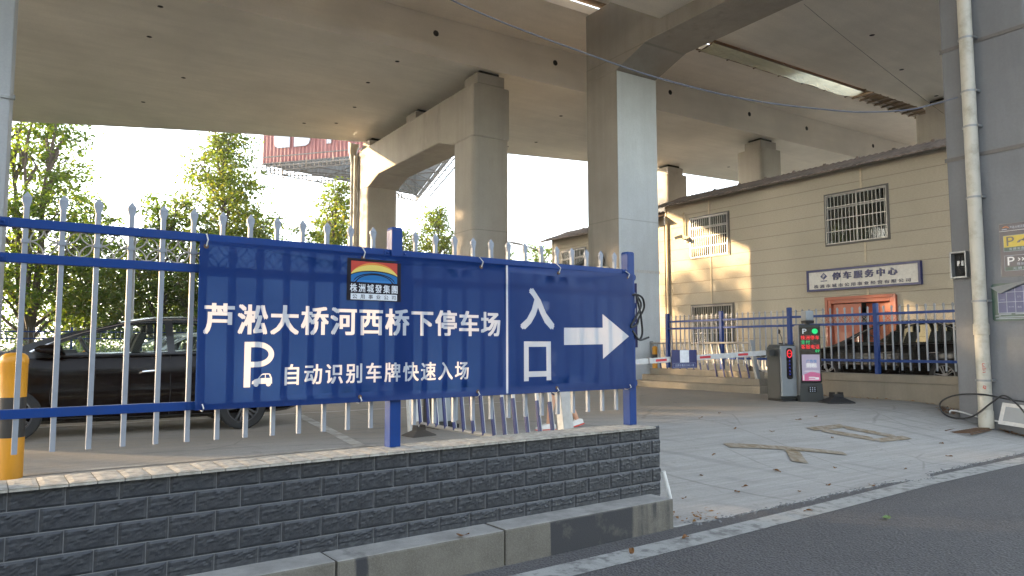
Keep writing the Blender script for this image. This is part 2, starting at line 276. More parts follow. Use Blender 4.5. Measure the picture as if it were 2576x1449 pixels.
# ------------------------------------------------------------------ geometry helpers
def tag(o, label=None, cat=None, group=None, kind=None):
    if label: o['label'] = label
    if cat: o['category'] = cat
    if group: o['group'] = group
    if kind: o['kind'] = kind
    return o
def thing(name, label, cat, loc=(0, 0, 0), rz=0.0, group=None, parent=None):
    o = bpy.data.objects.new(name, None); COL.objects.link(o); o.location = loc; o.rotation_euler = (0, 0, rz); o.empty_display_size = .1
    return tag(o, label, cat, group)
def total(o):
    m = o.matrix_basis.copy()
    while o.parent is not None: o = o.parent; m = o.matrix_basis @ m
    return m
class MB:
    def __init__(s): s.v = []; s.f = []; s.m = []
    def add(s, vs, fs, mi=0, mtx=None):
        b = len(s.v); s.v += [tuple(mtx @ Vector(v)) if mtx else tuple(v) for v in vs]
        s.f += [tuple(b+i for i in f) for f in fs]; s.m += [mi]*len(fs); return s
    def box(s, c, d, mi=0, mtx=None, taper=None):
        x, y, z = d[0]/2, d[1]/2, d[2]/2; tx, ty = taper or (1, 1)
        vs = [(c[0]+a*x*(tx if k > 0 else 1), c[1]+b*y*(ty if k > 0 else 1), c[2]+k*z) for k in (-1, 1) for a, b in ((-1, -1), (1, -1), (1, 1), (-1, 1))]
        return s.add(vs, [(3, 2, 1, 0), (4, 5, 6, 7), (0, 1, 5, 4), (1, 2, 6, 5), (2, 3, 7, 6), (3, 0, 4, 7)], mi, mtx)
    def bx(s, x0, x1, y0, y1, z0, z1, mi=0): return s.box(((x0+x1)/2, (y0+y1)/2, (z0+z1)/2), (x1-x0, y1-y0, z1-z0), mi)
    def bar(s, p, q, w, h=None, mi=0):
        p, q = Vector(p), Vector(q); d = q-p; L = d.length
        if L < 1e-6: return s
        m = Matrix.Translation((p+q)/2) @ d.to_track_quat('Z', 'Y').to_matrix().to_4x4()
        return s.box((0, 0, 0), (w, h or w, L), mi, m)
    def tube(s, pts, r, n=8, mi=0, caps=True, radii=None):
        pts = [Vector(p) for p in pts]; b = len(s.v); N = len(pts); prev = None
        for i, p in enumerate(pts):
            d = (pts[min(i+1, N-1)]-pts[max(i-1, 0)]).normalized()
            if prev is None:
                a = Vector((0, 0, 1)) if abs(d.z) < .9 else Vector((1, 0, 0)); x = d.cross(a).normalized()
            else:
                x = (prev-d*prev.dot(d)); x = x.normalized() if x.length > 1e-6 else d.orthogonal().normalized()
            prev = x; y = d.cross(x); rr = radii[i] if radii else r
            s.v += [tuple(p+rr*(cos(2*pi*k/n)*x+sin(2*pi*k/n)*y)) for k in range(n)]
        for i in range(N-1):
            for k in range(n):
                k2 = (k+1) % n; s.f.append((b+i*n+k, b+i*n+k2, b+(i+1)*n+k2, b+(i+1)*n+k)); s.m.append(mi)
        if caps:
            s.f.append(tuple(b+k for k in reversed(range(n)))); s.m.append(mi); s.f.append(tuple(b+(N-1)*n+k for k in range(n))); s.m.append(mi)
        return s
    def lathe(s, prof, c=(0, 0, 0), n=20, mi=0, axis='Z', mtx=None, caps=True):
        vs = []; fs = []
        for r, h in prof:
            for k in range(n):
                a = 2*pi*k/n; p = (r*cos(a), r*sin(a), h)
                if axis == 'Y': p = (r*cos(a), h, r*sin(a))
                if axis == 'X': p = (h, r*cos(a), r*sin(a))
                vs.append((p[0]+c[0], p[1]+c[1], p[2]+c[2]))
        for i in range(len(prof)-1):
            for k in range(n):
                k2 = (k+1) % n; f = (i*n+k, i*n+k2, (i+1)*n+k2, (i+1)*n+k); fs.append(f[::-1] if axis == 'Y' else f)
        if caps and prof[0][0] > 1e-4: fs.append(tuple(reversed(range(n))) if axis != 'Y' else tuple(range(n)))
        if caps and prof[-1][0] > 1e-4:
            e = [(len(prof)-1)*n+k for k in range(n)]; fs.append(tuple(e) if axis != 'Y' else tuple(e[::-1]))
        return s.add(vs, fs, mi, mtx)
    def prism(s, poly, h0, h1, axis='Z', mi=0, mtx=None):
        n = len(poly)
        def P(p, h): return (p[0], p[1], h) if axis == 'Z' else ((p[0], h, p[1]) if axis == 'Y' else (h, p[0], p[1]))
        vs = [P(p, h0) for p in poly]+[P(p, h1) for p in poly]
        fs = [tuple(reversed(range(n))), tuple(range(n, 2*n))]+[(i, (i+1) % n, n+(i+1) % n, n+i) for i in range(n)]
        return s.add(vs, fs, mi, mtx)
    def loft(s, rings, mi=0, closed=True, caps=True):
        b = len(s.v); n = len(rings[0])
        for r in rings: s.v += [tuple(p) for p in r]
        for i in range(len(rings)-1):
            for k in range(n if closed else n-1):
                k2 = (k+1) % n; s.f.append((b+i*n+k, b+i*n+k2, b+(i+1)*n+k2, b+(i+1)*n+k)); s.m.append(mi)
        if caps and closed:
            s.f.append(tuple(b+k for k in reversed(range(n)))); s.f.append(tuple(b+(len(rings)-1)*n+k for k in range(n))); s.m += [mi, mi]
        return s
    def build(s, name, mats, parent=None, world=False, smooth=False, bevel=0.0, subdiv=0, recalc=True, origin=None):
        me = bpy.data.meshes.new(name)
        vs = [Vector(v) for v in s.v]; o = bpy.data.objects.new(name, me); COL.objects.link(o)
        if parent is not None:
            o.parent = parent
            if world: inv = total(parent).inverted(); vs = [inv @ v for v in vs]
        if origin is not None: o.location = origin; vs = [v-Vector(origin) for v in vs]
        me.from_pydata([tuple(v) for v in vs], [], s.f)
        for mm in (mats if isinstance(mats, (list, tuple)) else [mats]): me.materials.append(mm)
        me.polygons.foreach_set('material_index', s.m)
        if recalc:
            bm = bmesh.new(); bm.from_mesh(me); bmesh.ops.recalc_face_normals(bm, faces=bm.faces)
            if bevel: bmesh.ops.bevel(bm, geom=[e for e in bm.edges if e.is_manifold and e.calc_face_angle(0) > .6], offset=bevel, segments=2, affect='EDGES', profile=.6, clamp_overlap=True)
            bm.to_mesh(me); bm.free()
        if smooth:
            me.polygons.foreach_set('use_smooth', [True]*len(me.polygons))
            try: me.set_sharp_from_angle(angle=rad(38))
            except Exception: pass
        if subdiv: md = o.modifiers.new('sub', 'SUBSURF'); md.levels = md.render_levels = subdiv
        me.update(); return o
def copy_obj(o, parent=None):
    c = o.copy(); COL.objects.link(c); c.parent = parent; return c
def copy_tree(o, parent=None):
    c = copy_obj(o, parent)
    for ch in list(o.children): copy_tree(ch, c)
    return c
def catenary(p, q, sag, n=24):
    p, q = Vector(p), Vector(q); return [p.lerp(q, i/n)-Vector((0, 0, sag*4*(i/n)*(1-i/n))) for i in range(n+1)]
def spline(pts, n=8):
    P = [Vector(p) for p in pts]; P = [P[0]*2-P[1]]+P+[P[-1]*2-P[-2]]; out = []
    for i in range(1, len(P)-2):
        for k in range(n):
            t = k/n; a, b, c, d = P[i-1], P[i], P[i+1], P[i+2]
            out.append(.5*((2*b)+(c-a)*t+(2*a-5*b+4*c-d)*t*t+(3*b-a-3*c+d)*t**3))
    return out+[P[-2]]

# ------------------------------------------------------------------ lettering
def merge_layers(layers, CS=.05, grid=0.0):
    """Cut stacked 2D shapes into one triangulation; each triangle keeps the topmost layer's material."""
    V = []; E = []; buckets = []
    for vs, fs, mi in layers:
        b = len(V); V += [Vector((p[0], p[1])) for p in vs]; cnt = {}; bk = {}
        for f in fs:
            for a, c in zip(f, f[1:]+f[:1]): k = (min(a, c), max(a, c)); cnt[k] = cnt.get(k, 0)+1
            q = [vs[k] for k in f]
            for gx in range(int(min(p[0] for p in q)//CS), int(max(p[0] for p in q)//CS)+1):
                for gy in range(int(min(p[1] for p in q)//CS), int(max(p[1] for p in q)//CS)+1): bk.setdefault((gx, gy), []).append(q)
        E += [(a+b, c+b) for (a, c), n_ in cnt.items() if n_ == 1]; buckets.append((bk, mi))
    def inside(q, x, y):
        r = False
        for (x0, y0), (x1, y1) in zip(q, q[1:]+q[:1]):
            if (y0 > y) != (y1 > y) and x < (x1-x0)*(y-y0)/(y1-y0)+x0: r = not r
        return r
    def which(x, y):
        k = (int(x//CS), int(y//CS))
        for bk, mi in reversed(buckets):
            if any(inside(q, x, y) for q in bk.get(k, ())): return mi
        return None
    if grid:
        x0 = min(v.x for v in V); x1 = max(v.x for v in V); y0 = min(v.y for v in V); y1 = max(v.y for v in V)
        gx, gy = int((x1-x0)/grid), int((y1-y0)/grid)
        for i in range(1, gx):
            for j in range(1, gy): V.append(Vector((x0+(x1-x0)*i/gx+.0007*((i*7+j*3) % 5), y0+(y1-y0)*j/gy+.0006*((i*3+j*5) % 7))))
    vo, eo, fo, ov, oe, of = geometry.delaunay_2d_cdt(V, E, [], 0, 1e-6); keep = []; mi = []
    for f in fo:
        w = which(sum(vo[k].x for k in f)/3, sum(vo[k].y for k in f)/3)
        if w is not None: keep.append(tuple(f)); mi.append(w)
    used = sorted({k for f in keep for k in f}); re = {k: i for i, k in enumerate(used)}
    return [vo[k] for k in used], [tuple(re[k] for k in f) for f in keep], mi
_gc = {}
def glyph(ch, bold=0.0):
    k = (ch, bold)
    if k in _gc: return _gc[k]
    cu = bpy.data.curves.new("lettering", 'FONT'); cu.body = ch; cu.size = 1; cu.resolution_u = 3; cu.fill_mode = 'FRONT'
    ob = bpy.data.objects.new("lettering", cu); COL.objects.link(ob)
    dg = bpy.context.evaluated_depsgraph_get(); ev = ob.evaluated_get(dg); me = ev.to_mesh()
    me.calc_loop_triangles()
    vs = [(v.co.x, v.co.y) for v in me.vertices]; ts = [tuple(t.vertices) for t in me.loop_triangles]
    ev.to_mesh_clear(); bpy.data.objects.remove(ob); bpy.data.curves.remove(cu)
    if bold:
        W_ = []; 
        for dx, dy in ((0, 0), (-1, -.8), (1, -.8), (-1, .8), (1, .8)): W_.append(([(x+dx*bold, y+dy*bold*.8) for x, y in vs], ts, 0))
        vo, fo, _ = merge_layers(W_, .1); vs, ts = [(v.x, v.y) for v in vo], fo
    _gc[k] = (vs, ts); return _gc[k]
def text_fit(txt, x0, x1, y0, y1, bold=0.0, cell=1.0, latin=.62):
    vs = []; ts = []; cx = 0
    for ch in txt:
        if ch == ' ': cx += .5*cell; continue
        g, t = glyph(ch, bold); b = len(vs)
        if ord(ch) < 256:
            m0 = min(p[0] for p in g); m1 = max(p[0] for p in g); adv = (m1-m0)+.12; off = cx-m0+.06
        else: adv = cell; off = cx
        vs += [(p[0]+off, p[1]) for p in g]; ts += [tuple(i+b for i in f) for f in t]; cx += adv
    ax0 = min(p[0] for p in vs); ax1 = max(p[0] for p in vs); ay0 = min(p[1] for p in vs); ay1 = max(p[1] for p in vs)
    sx = (x1-x0)/(ax1-ax0); sy = (y1-y0)/(ay1-ay0)
    return [(x0+(p[0]-ax0)*sx, y0+(p[1]-ay0)*sy) for p in vs], ts
def text_rows(rows):                                        # several text_fit results as one
    vs = []; ts = []
    for v, t in rows: b = len(vs); vs += v; ts += [tuple(i+b for i in f) for f in t]
    return vs, ts
def rectp(x0, x1, y0, y1): return [(x0, y0), (x1, y0), (x1, y1), (x0, y1)], [(0, 1, 2, 3)]
def poly(p): return list(p), [tuple(range(len(p)))]
def ellipse(cx, cy, rx, ry, a0=0, a1=2*pi, n=28, clip=None):
    p = [(cx+rx*cos(a0+(a1-a0)*i/n), cy+ry*sin(a0+(a1-a0)*i/n)) for i in range(n if abs(a1-a0-2*pi) < 1e-6 else n+1)]
    return poly(p)
def arcband(cx, cy, rx, ry, w, a0, a1, n=20):
    o = [(cx+rx*cos(a0+(a1-a0)*i/n), cy+ry*sin(a0+(a1-a0)*i/n)) for i in range(n+1)]
    i_ = [(cx+(rx-w)*cos(a0+(a1-a0)*i/n), cy+(ry-w)*sin(a0+(a1-a0)*i/n)) for i in range(n+1)]
    vs = o+i_; return vs, [(i, i+1, n+2+i, n+1+i) for i in range(n)]
def strokes(lines, w):
    vs = []; fs = []
    for p, q in lines:
        dx, dy = q[0]-p[0], q[1]-p[1]; L = math.hypot(dx, dy) or 1; nx, ny = -dy/L*w/2, dx/L*w/2; b = len(vs)
        vs += [(p[0]+nx, p[1]+ny), (p[0]-nx, p[1]-ny), (q[0]-nx, q[1]-ny), (q[0]+nx, q[1]+ny)]; fs.append((b, b+1, b+2, b+3))
    return vs, fs
def flat_print(name, layers, mats, parent, loc=(0, 0, 0), rz=0.0, grid=0.0, disp=None, mirror=False):
    """One printed sheet in its own XZ plane facing -Y: layers are (verts2d, faces, material); later layers lie on top, cut into one surface."""
    vo, keep, mi = merge_layers(layers, .05, grid)
    me = bpy.data.meshes.new(name)
    vv = [(v.x, disp(v.x, v.y) if disp else 0.0, v.y) for v in vo]
    me.from_pydata(vv, [], keep)
    for m in mats: me.materials.append(m)
    me.polygons.foreach_set('material_index', mi)
    bm = bmesh.new(); bm.from_mesh(me)
    for f in bm.faces:
        if f.normal.y > 0: f.normal_flip()
    lo = [v for v in bm.verts if not v.link_faces]; bmesh.ops.delete(bm, geom=lo, context='VERTS')
    bm.to_mesh(me); bm.free()
    if disp: me.polygons.foreach_set('use_smooth', [True]*len(me.polygons))
    o = bpy.data.objects.new(name, me); COL.objects.link(o); o.parent = parent; o.location = loc; o.rotation_euler = (0, 0, rz); return o
def raised(name, tv, mat, parent, depth=.02, loc=(0, 0, 0), rz=0.0):
    """Raised letters facing -Y from triangulated outlines."""
    vs, ts = tv; bm = bmesh.new(); bv = [bm.verts.new((p[0], 0, p[1])) for p in vs]
    for t in ts:
        try: bm.faces.new([bv[i] for i in t])
        except ValueError: pass
    bmesh.ops.remove_doubles(bm, verts=bm.verts, dist=1e-5)
    for f in bm.faces:
        f.normal_update()
        if f.normal.y > 0: f.normal_flip()
    r = bmesh.ops.extrude_face_region(bm, geom=list(bm.faces)); bmesh.ops.translate(bm, verts=[g for g in r['geom'] if isinstance(g, bmesh.types.BMVert)], vec=(0, -depth, 0))
    bmesh.ops.recalc_face_normals(bm, faces=bm.faces)
    me = bpy.data.meshes.new(name); bm.to_mesh(me); bm.free(); me.materials.append(mat)
    o = bpy.data.objects.new(name, me); COL.objects.link(o); o.parent = parent; o.location = loc; o.rotation_euler = (0, 0, rz); return o
# ------------------------------------------------------------------ ground, road, pavement
AF = rad(3.293)                      # the fence and kerb run 3.3 degrees off the bridge
AB = rad(1.36)                       # the building and the inner fence
LOT = .45
def smooth(t): t = max(0, min(1, t)); return t*t*(3-2*t)
def lot_z(x, y):
    base = 4.76+.03*x
    ramp = LOT*smooth((y-base)/3.0)
    k = smooth((x-3.6)/1.1)
    return LOT*(1-k)+ramp*k
b = MB(); b.add([(-900, -900, -.06), (900, -900, -.06), (900, 900, -.06), (-900, 900, -.06)], [(0, 1, 2, 3)])
tag(b.build('ground', M['earth']), kind='structure')
b = MB(); b.add([(-80, -12, 0), (90, -12, 0), (90, 5.9, 0), (-80, 5.0, 0)], [(0, 1, 2, 3)])
tag(b.build('road', M['asphalt']), kind='structure')
# pavement: ramp from the road up to the parking lot
xs = [-70, -50, -35, -25, -15, -8, -4, -2, 0, 1, 2, 3]+[3.2+.2*i for i in range(9)]+[5+.12*i for i in range(70)]+[13.5, 14, 14.6, 15.3, 16, 17, 18, 19, 20, 22, 25, 30, 40, 60, 80]
def edge_y(x):
    pts = [(-70, 5.02), (4.3, 5.02), (4.72, 4.70), (4.81, 4.71), (5.91, 4.74), (7.24, 4.79), (8.37, 4.84), (9.01, 4.71), (9.5, 4.90), (12.37, 5.05), (20, 5.35), (80, 5.6)]
    for (a, ya), (c, yc) in zip(pts, pts[1:]):
        if x <= c: y = ya+(yc-ya)*max(0, (x-a))/(c-a); break
    if x > 4.72 and x < 20: y += .035*(mnoise.noise(Vector((x*2.3, 0, 0))))+.03*mnoise.noise(Vector((x*7, 3, 0)))+.012*mnoise.noise(Vector((x*21, 3, 0)))
    return y
ts_ = [0, .012, .03, .06, .1, .15, .2, .26, .32, .38, .45, .55, .7, .85, 1.0, 1.3, 1.8, 2.5, 3.5, 5, 7, 9]
b = MB(); vs = []; nx = len(xs)
for t_ in ts_:
    for x in xs:
        e = edge_y(x); y = e+(7.9+.03*x-e)*min(t_, 1)+(t_-1 if t_ > 1 else 0)*3.3
        vs.append((x, y, lot_z(x, y)+.006+(.010*mnoise.noise(Vector((x*.9, y*.9, 1))) *smooth((t_-.1)/.2) if .1 < t_ < .9 and x > 4.7 else 0)))
b.add(vs, [(i*nx+k, i*nx+k+1, (i+1)*nx+k+1, (i+1)*nx+k) for i in range(len(ts_)-1) for k in range(nx-1)])
b.add([(x, edge_y(x), z) for x in xs for z in (lot_z(x, edge_y(x))+.006, -.03)], [(2*i, 2*i+1, 2*i+3, 2*i+2) for i in range(nx-1)])
tag(b.build('parking_pavement', M['pavement'], smooth=True), kind='structure')
b = MB(); b.add([(-300, 33.9, .40), (300, 33.9, .40), (300, 400, 1.2), (-300, 400, 1.2)], [(0, 1, 2, 3)])
tag(b.build('verge_ground', M['grass']), kind='structure')
# worn edge line on the road
b = MB(); L0 = [(-6, 3.62), (2.96, 4.31), (3.81, 4.29), (4.9, 4.35), (6.6, 4.46), (8.8, 4.63), (11.5, 4.73), (20, 5.05), (40, 5.4)]
L0 = [(-6, 4.05), (3.0, 4.25)]+L0[2:]
vs = []
for x, y in L0: vs += [(x, y-.128, .004), (x, y+.128, .004)]
b.add(vs, [(2*i, 2*i+2, 2*i+3, 2*i+1) for i in range(len(L0)-1)])
tag(b.build('road_edge_line', M['line']), kind='structure')
# parking bay lines
b = MB()
def gquad(pts, lift=.005): b.add([(x, y, lot_z(x, y)+.006+lift) for x, y in pts], [tuple(range(len(pts)))])
gquad([(3.05, 8.0), (3.2, 8.0), (3.75, 12.2), (3.6, 12.2)]); gquad([(-4, 7.72), (3.3, 7.95), (3.3, 8.04), (-4, 7.81)]); gquad([(-2.6, 8.0), (-2.45, 8.0), (-1.9, 12.2), (-2.05, 12.2)]); gquad([(-3, 12.25), (8.5, 12.55), (8.5, 12.67), (-3, 12.37)])
tag(b.build('parking_bay_lines', M['bayline']), kind='structure')
# the two painted characters of the entrance, drawn in worn ochre paint on the ramp
b = MB()
def gpoly(pts, n=1):
    P = []
    for (x0, y0), (x1, y1) in zip(pts, pts[1:]+pts[:1]):
        for i in range(n): P.append((x0+(x1-x0)*i/n, y0+(y1-y0)*i/n))
    return P
def gstrip(line, w0, w1, n=10):
    m = len(line)-1; vs = []
    for i in range(n+1):
        t_ = i/n*m; k = min(int(t_), m-1); f = t_-k; p = [line[k][j]+(line[k+1][j]-line[k][j])*f for j in (0, 1)]
        dx, dy = line[k+1][0]-line[k][0], line[k+1][1]-line[k][1]; L = math.hypot(dx, dy); w = (w0+(w1-w0)*i/n)/2
        for s_ in (-1, 1):
            x, y = p[0]-dy/L*w*s_, p[1]+dx/L*w*s_; vs.append((x, y, lot_z(x, y)+.018))
    b.add(vs, [(2*i, 2*i+2, 2*i+3, 2*i+1) for i in range(n)])
gstrip([(7.72, 6.66), (8.1, 6.55), (8.55, 6.38), (9.0, 6.18), (9.32, 5.98)], .17, .14)
gstrip([(8.58, 6.28), (8.21, 5.90)], .19, .2, 5)
gstrip([(9.95, 6.94), (10.83, 6.95)], .15, .15); gstrip([(10.58, 6.28), (11.42, 6.27)], .15, .15)
gstrip([(10.10, 6.87), (10.62, 6.34)], .22, .22, 6); gstrip([(10.74, 6.88), (11.22, 6.34)], .22, .2, 6)
tag(b.build('road_lettering', M['roadletter']), kind='structure')
# fallen grit and litter along the foot of the low wall and at the kerb end
# ------------------------------------------------------------------ kerb and tiled wall
b = MB(); joints = [-3.2, -1.7, .35, 1.62, 2.92, 4.75]
for x0, x1 in zip(joints, joints[1:]):
    b.bx(x0+.005, x1-.005, 0, .27, -.03, .258+.004*random.uniform(-1, 1))
k = b.build('kerb', M['kerb'], bevel=.016); k.location = (0, 4.423, 0); k.rotation_euler = (0, 0, AF)
tag(k, 'weathered granite kerb with black paint remains below the tiled wall', 'kerb')
wall = thing('tiled_wall', 'low wall clad in dark grey relief tiles under the blue banner', 'wall', (0, 4.83, 0), AF)
b = MB(); b.bx(-1.2, 4.852, -.132, .15, -.02, .852); b.build('core', M['grout'], wall)
def relief(u, v, s):                                       # cast rock relief in one tile, u,v in 0..1
    e = min(u, 1-u)*2.06; f = min(v, 1-v); edge = smooth(min(e, f)/.11)
    p = Vector((u*3.1, v*2.2, 0))
    ridge = 1-abs(mnoise.noise(Vector((u*5.2+v*2, v*7.5, 4.0))))*2.4; ridge = max(0, ridge)**3
    return edge*(.006+.0026*mnoise.noise(p*2)+.0042*ridge*smooth((v-.12)/.5)+.0015*mnoise.noise(Vector((u*14, v*9, s))))
b = MB(); NU, NV = 17, 10; TP = .262; RP = .1275
for r in range(5):
    zt = .862-r*RP; h = RP-.006; z0 = max(zt-h, .24); off = 4.858 if r % 2 == 0 else 4.858-.116
    u1 = off
    cuts = [4.858]+[off-TP*i for i in range(0 if r % 2 else 1, 24)]
    for a1, a0 in zip(cuts, cuts[1:]):
        if a1-a0 < .03 or a1 < -1.3: continue
        a0_, a1_ = a0+.0025, a1-.0025; wv = (a1-a0)/TP; vs = []; sd_ = random.uniform(0, 9)
        for j in range(NV+1):
            for i in range(NU+1):
                zz = z0+(zt-z0)*j/NV; vv = (zz-(zt-h))/h
                vs.append((a0_+(a1_-a0_)*i/NU, -.134-relief(i/NU*wv if wv < 1 else i/NU, vv, sd_), zz))
        b.add(vs, [(j*(NU+1)+i, j*(NU+1)+i+1, (j+1)*(NU+1)+i+1, (j+1)*(NU+1)+i) for j in range(NV) for i in range(NU)])
b.build('tile_facing', M['tile'], wall, smooth=False, recalc=False)
b = MB()
for i in range(45):
    a0 = -1.2+.1355*i; a1 = a0+.131
    if a1 > 4.86: break
    vs = []; n = 12
    for j in range(n+1):
        for q in range(6):
            v = j/n; u = q/5; e = min(u, 1-u)*1.2; f = min(v, 1-v)*2.6; ed = smooth(min(e, f)/.2)
            vs.append((a0+(a1-a0)*u, -.185+.335*v, .863+ed*(.0045+.003*mnoise.noise(Vector((u*4, v*9, 0)))+.0022*mnoise.noise(Vector((u*6, v*16, i*3))))+.003*(1-ed)*0))
    b.add(vs, [(j*6+q, j*6+q+1, (j+1)*6+q+1, (j+1)*6+q) for j in range(n) for q in range(5)])
    b.bx(a0, a1, -.18, .145, .846, .8625)
b.build('coping', M['coping'], wall, recalc=False)
# ------------------------------------------------------------------ railings
def picket_mesh(z0, z1, r=.0135):
    b = MB(); st = [(z0, r, r), (z1-.088, r, r), (z1-.05, r*1.75, r*.8), (z1-.032, r*1.75, r*.8), (z1, .002, .002)]
    b.loft([[(-a, -c, z), (a, -c, z), (a, c, z), (-a, c, z)] for z, a, c in st]); return b
def ornament_mesh(w, h):
    b = MB(); n = 16
    ring = [(w*.46*cos(2*pi*i/n), 0, h*.5*sin(2*pi*i/n)) for i in range(n+1)]; b.tube(ring, .004, 4, caps=False)
    for sx in (-1, 1):
        for sz in (-1, 1):
            b.tube([(sx*w*.47*(1-sin(t_*pi/2)), 0, sz*h*.5*(1-cos(t_*pi/2))) for t_ in [i/6 for i in range(7)]], .004, 4, caps=False)
    return b
def railing(root, posts, npick, zr, ztip, zbot, zpost0, zpost1, pw=.088, rail=.042, rh=.052):
    """posts: local x of the posts; pickets and ornaments spread evenly between neighbours."""
    P = O = K = None; zo = (zr[0]+zr[1])/2
    for x in posts:
        b = MB(); b.bx(x-pw/2, x+pw/2, .05-pw/2, .05+pw/2, zpost0, zpost1-.012); b.box((x, .05, zpost1-.002), (pw+.006, pw+.006, .02), 0, None, (.8, .8)); b.build('post', M['blue'], root, bevel=.004)
    for x0, x1 in zip(posts, posts[1:]):
        for z in zr:
            b = MB(); b.bx(x0+pw/2+.001, x1-pw/2-.001, .05-rail/2, .05+rail/2, z-rh/2, z+rh/2)
            for xx in (x0+pw/2+.028, x1-pw/2-.028): b.box((xx, .05-rail/2-.003, z), (.05, .006, rh*.8)); b.lathe([(.009, 0), (.009, -.006), (.003, -.009)], (xx, .05-rail/2-.006, z), 8, 0, 'Y')
            b.build('rail', M['blue'], root, bevel=.003)
        st = (x1-x0)/(npick+1)
        for i in range(1, npick+1):
            x = x0+st*i
            if P is None: P = picket_mesh(zbot, ztip).build('picket', M['white'], root); P.location.x = x
            else: c = copy_obj(P, root); c.location.x = x
            if P is not None:
                if K is None:
                    b = MB(); b.box((0, .05, zo), (.038, .038, .022)); K = b.build('collar', M['white'], root); K.location.x = x
                else: c = copy_obj(K, root); c.location.x = x
        for i in range(1, npick):
            x = x0+st*(i+.5)
            if O is None: O = ornament_mesh(st-.03, zr[0]-zr[1]-rh).build('scroll_ring', M['orn'], root); O.location = (x, .05, zo)
            else: c = copy_obj(O, root); c.location.x = x
    if P is not None:
        for ch in root.children:
            if ch.name.startswith('picket'): ch.location.y = .05
fence = thing('railing', 'blue and white spear topped railing on the dark tiled wall', 'fence', (0, 4.83, 0), AF)
railing(fence, [-.27-2.46, -.27, 2.205, 4.66], 13, (2.292, 2.094, 1.232), 2.474, 1.012, .866, 2.478)
b = MB()
for z in (2.25, 1.98, 1.25): b.lathe([(.034, -.006), (.034, .006)], (4.66+.07, .05, z), 14, 0, 'Y'); b.box((4.66+.05, .05, z), (.05, .012, .05))
b.build('end_lug', M['blue'], fence, bevel=.002)
# ------------------------------------------------------------------ banner
U0, U1, Z0, Z1 = .815, 4.655, 1.207, 2.268
def wav(u, v):
    k = abs(v-1.737)/.53; t_ = ((u-.86) % .94)/.94; crease = .010*k**3*(abs(sin(pi*t_))-.35)+.004*k**2*sin(u*38+v*9)*max(0, 1-min(t_, 1-t_)*5)
    return crease+.006*mnoise.noise(Vector((u*1.3, v*1.1, 2)))+.003*mnoise.noise(Vector((u*3.5, v*1.5, 7)))-.012*smooth((v-Z0)/.9)*0+.004*sin(u*5.2)*((v-1.73)/.55)**2
bt = []
bt.append((*rectp(U0, U1, Z0, Z1), 0))
bt.append((*text_fit('芦淞大桥河西桥下停车场', .852, 3.132, 1.677, 1.876, .03, 1.06), 1))
bt.append((*text_fit('自动识别车牌快速入场', 1.374, 2.827, 1.341, 1.482, .022, 1.12), 1))
bt.append((*rectp(1.108, 1.150, 1.337, 1.63), 1))
bt.append((*arcband(1.188, 1.548, .112, .083, .036, -pi/2, pi/2), 1)); bt.append((*rectp(1.149, 1.189, 1.595, 1.6305), 1)); bt.append((*rectp(1.149, 1.189, 1.4652, 1.501), 1))
# little car beside the letter P
cx, cz = 1.228, 1.362
bt.append((*poly([(cx-.068, cz-.005), (cx-.066, cz+.012), (cx-.05, cz+.024), (cx-.03, cz+.03), (cx-.008, cz+.056), (cx+.004, cz+.062), (cx+.042, cz+.062), (cx+.052, cz+.056), (cx+.062, cz+.03), (cx+.064, cz-.005)]), 1))
bt.append((*poly([(cx-.02, cz+.032), (cx-.003, cz+.053), (cx+.016, cz+.055), (cx+.016, cz+.032)]), 0)); bt.append((*poly([(cx+.021, cz+.032), (cx+.021, cz+.055), (cx+.041, cz+.055), (cx+.051, cz+.032)]), 0))
bt.append((*ellipse(cx-.04, cz-.008, .016, .015, n=14), 1)); bt.append((*ellipse(cx+.04, cz-.008, .016, .015, n=14), 1))
bt.append((*rectp(3.192, 3.212, 1.216, 2.262), 1))
bt.append((*text_fit('入', 3.335, 3.70, 1.737, 2.088, .03), 1)); bt.append((*text_fit('口', 3.372, 3.660, 1.309, 1.638, .03), 1))
bt.append((*poly([(3.806, 1.608), (4.263, 1.614), (4.263, 1.483), (4.60, 1.688), (4.265, 1.887), (4.265, 1.763), (3.808, 1.757)]), 1))
banner = thing('banner', 'wide blue entrance banner with white lettering and an arrow tied to the railing', 'banner', (0, 4.83, 0), AF)
flat_print('sheet', bt, [M['bannerblue'], M['bannerwhite']], banner, (0, -.014, 0), 0, .07, wav)
lx0, lx1, lz0, lz1 = 1.80, 2.226, 1.926, 2.226; ix0, ix1 = lx0+.03, lx1-.03; iz0, iz1 = 2.058, lz1-.018; mx_ = (ix0+ix1)/2; w2 = (ix1-ix0)/2
def dome(ry, z0, rx=None, n=26):                             # part of an ellipse kept inside the picture window
    rx = rx or w2*1.0; pts = []
    for i in range(n+1):
        x = -w2+2*w2*i/n; y = z0+ry*math.sqrt(max(0, 1-(x/rx)**2)) if abs(x) <= rx else z0
        pts.append((mx_+x, min(iz1, max(iz0+.0001, y))))
    return poly([(ix0, iz0)]+pts+[(ix1, iz0)])
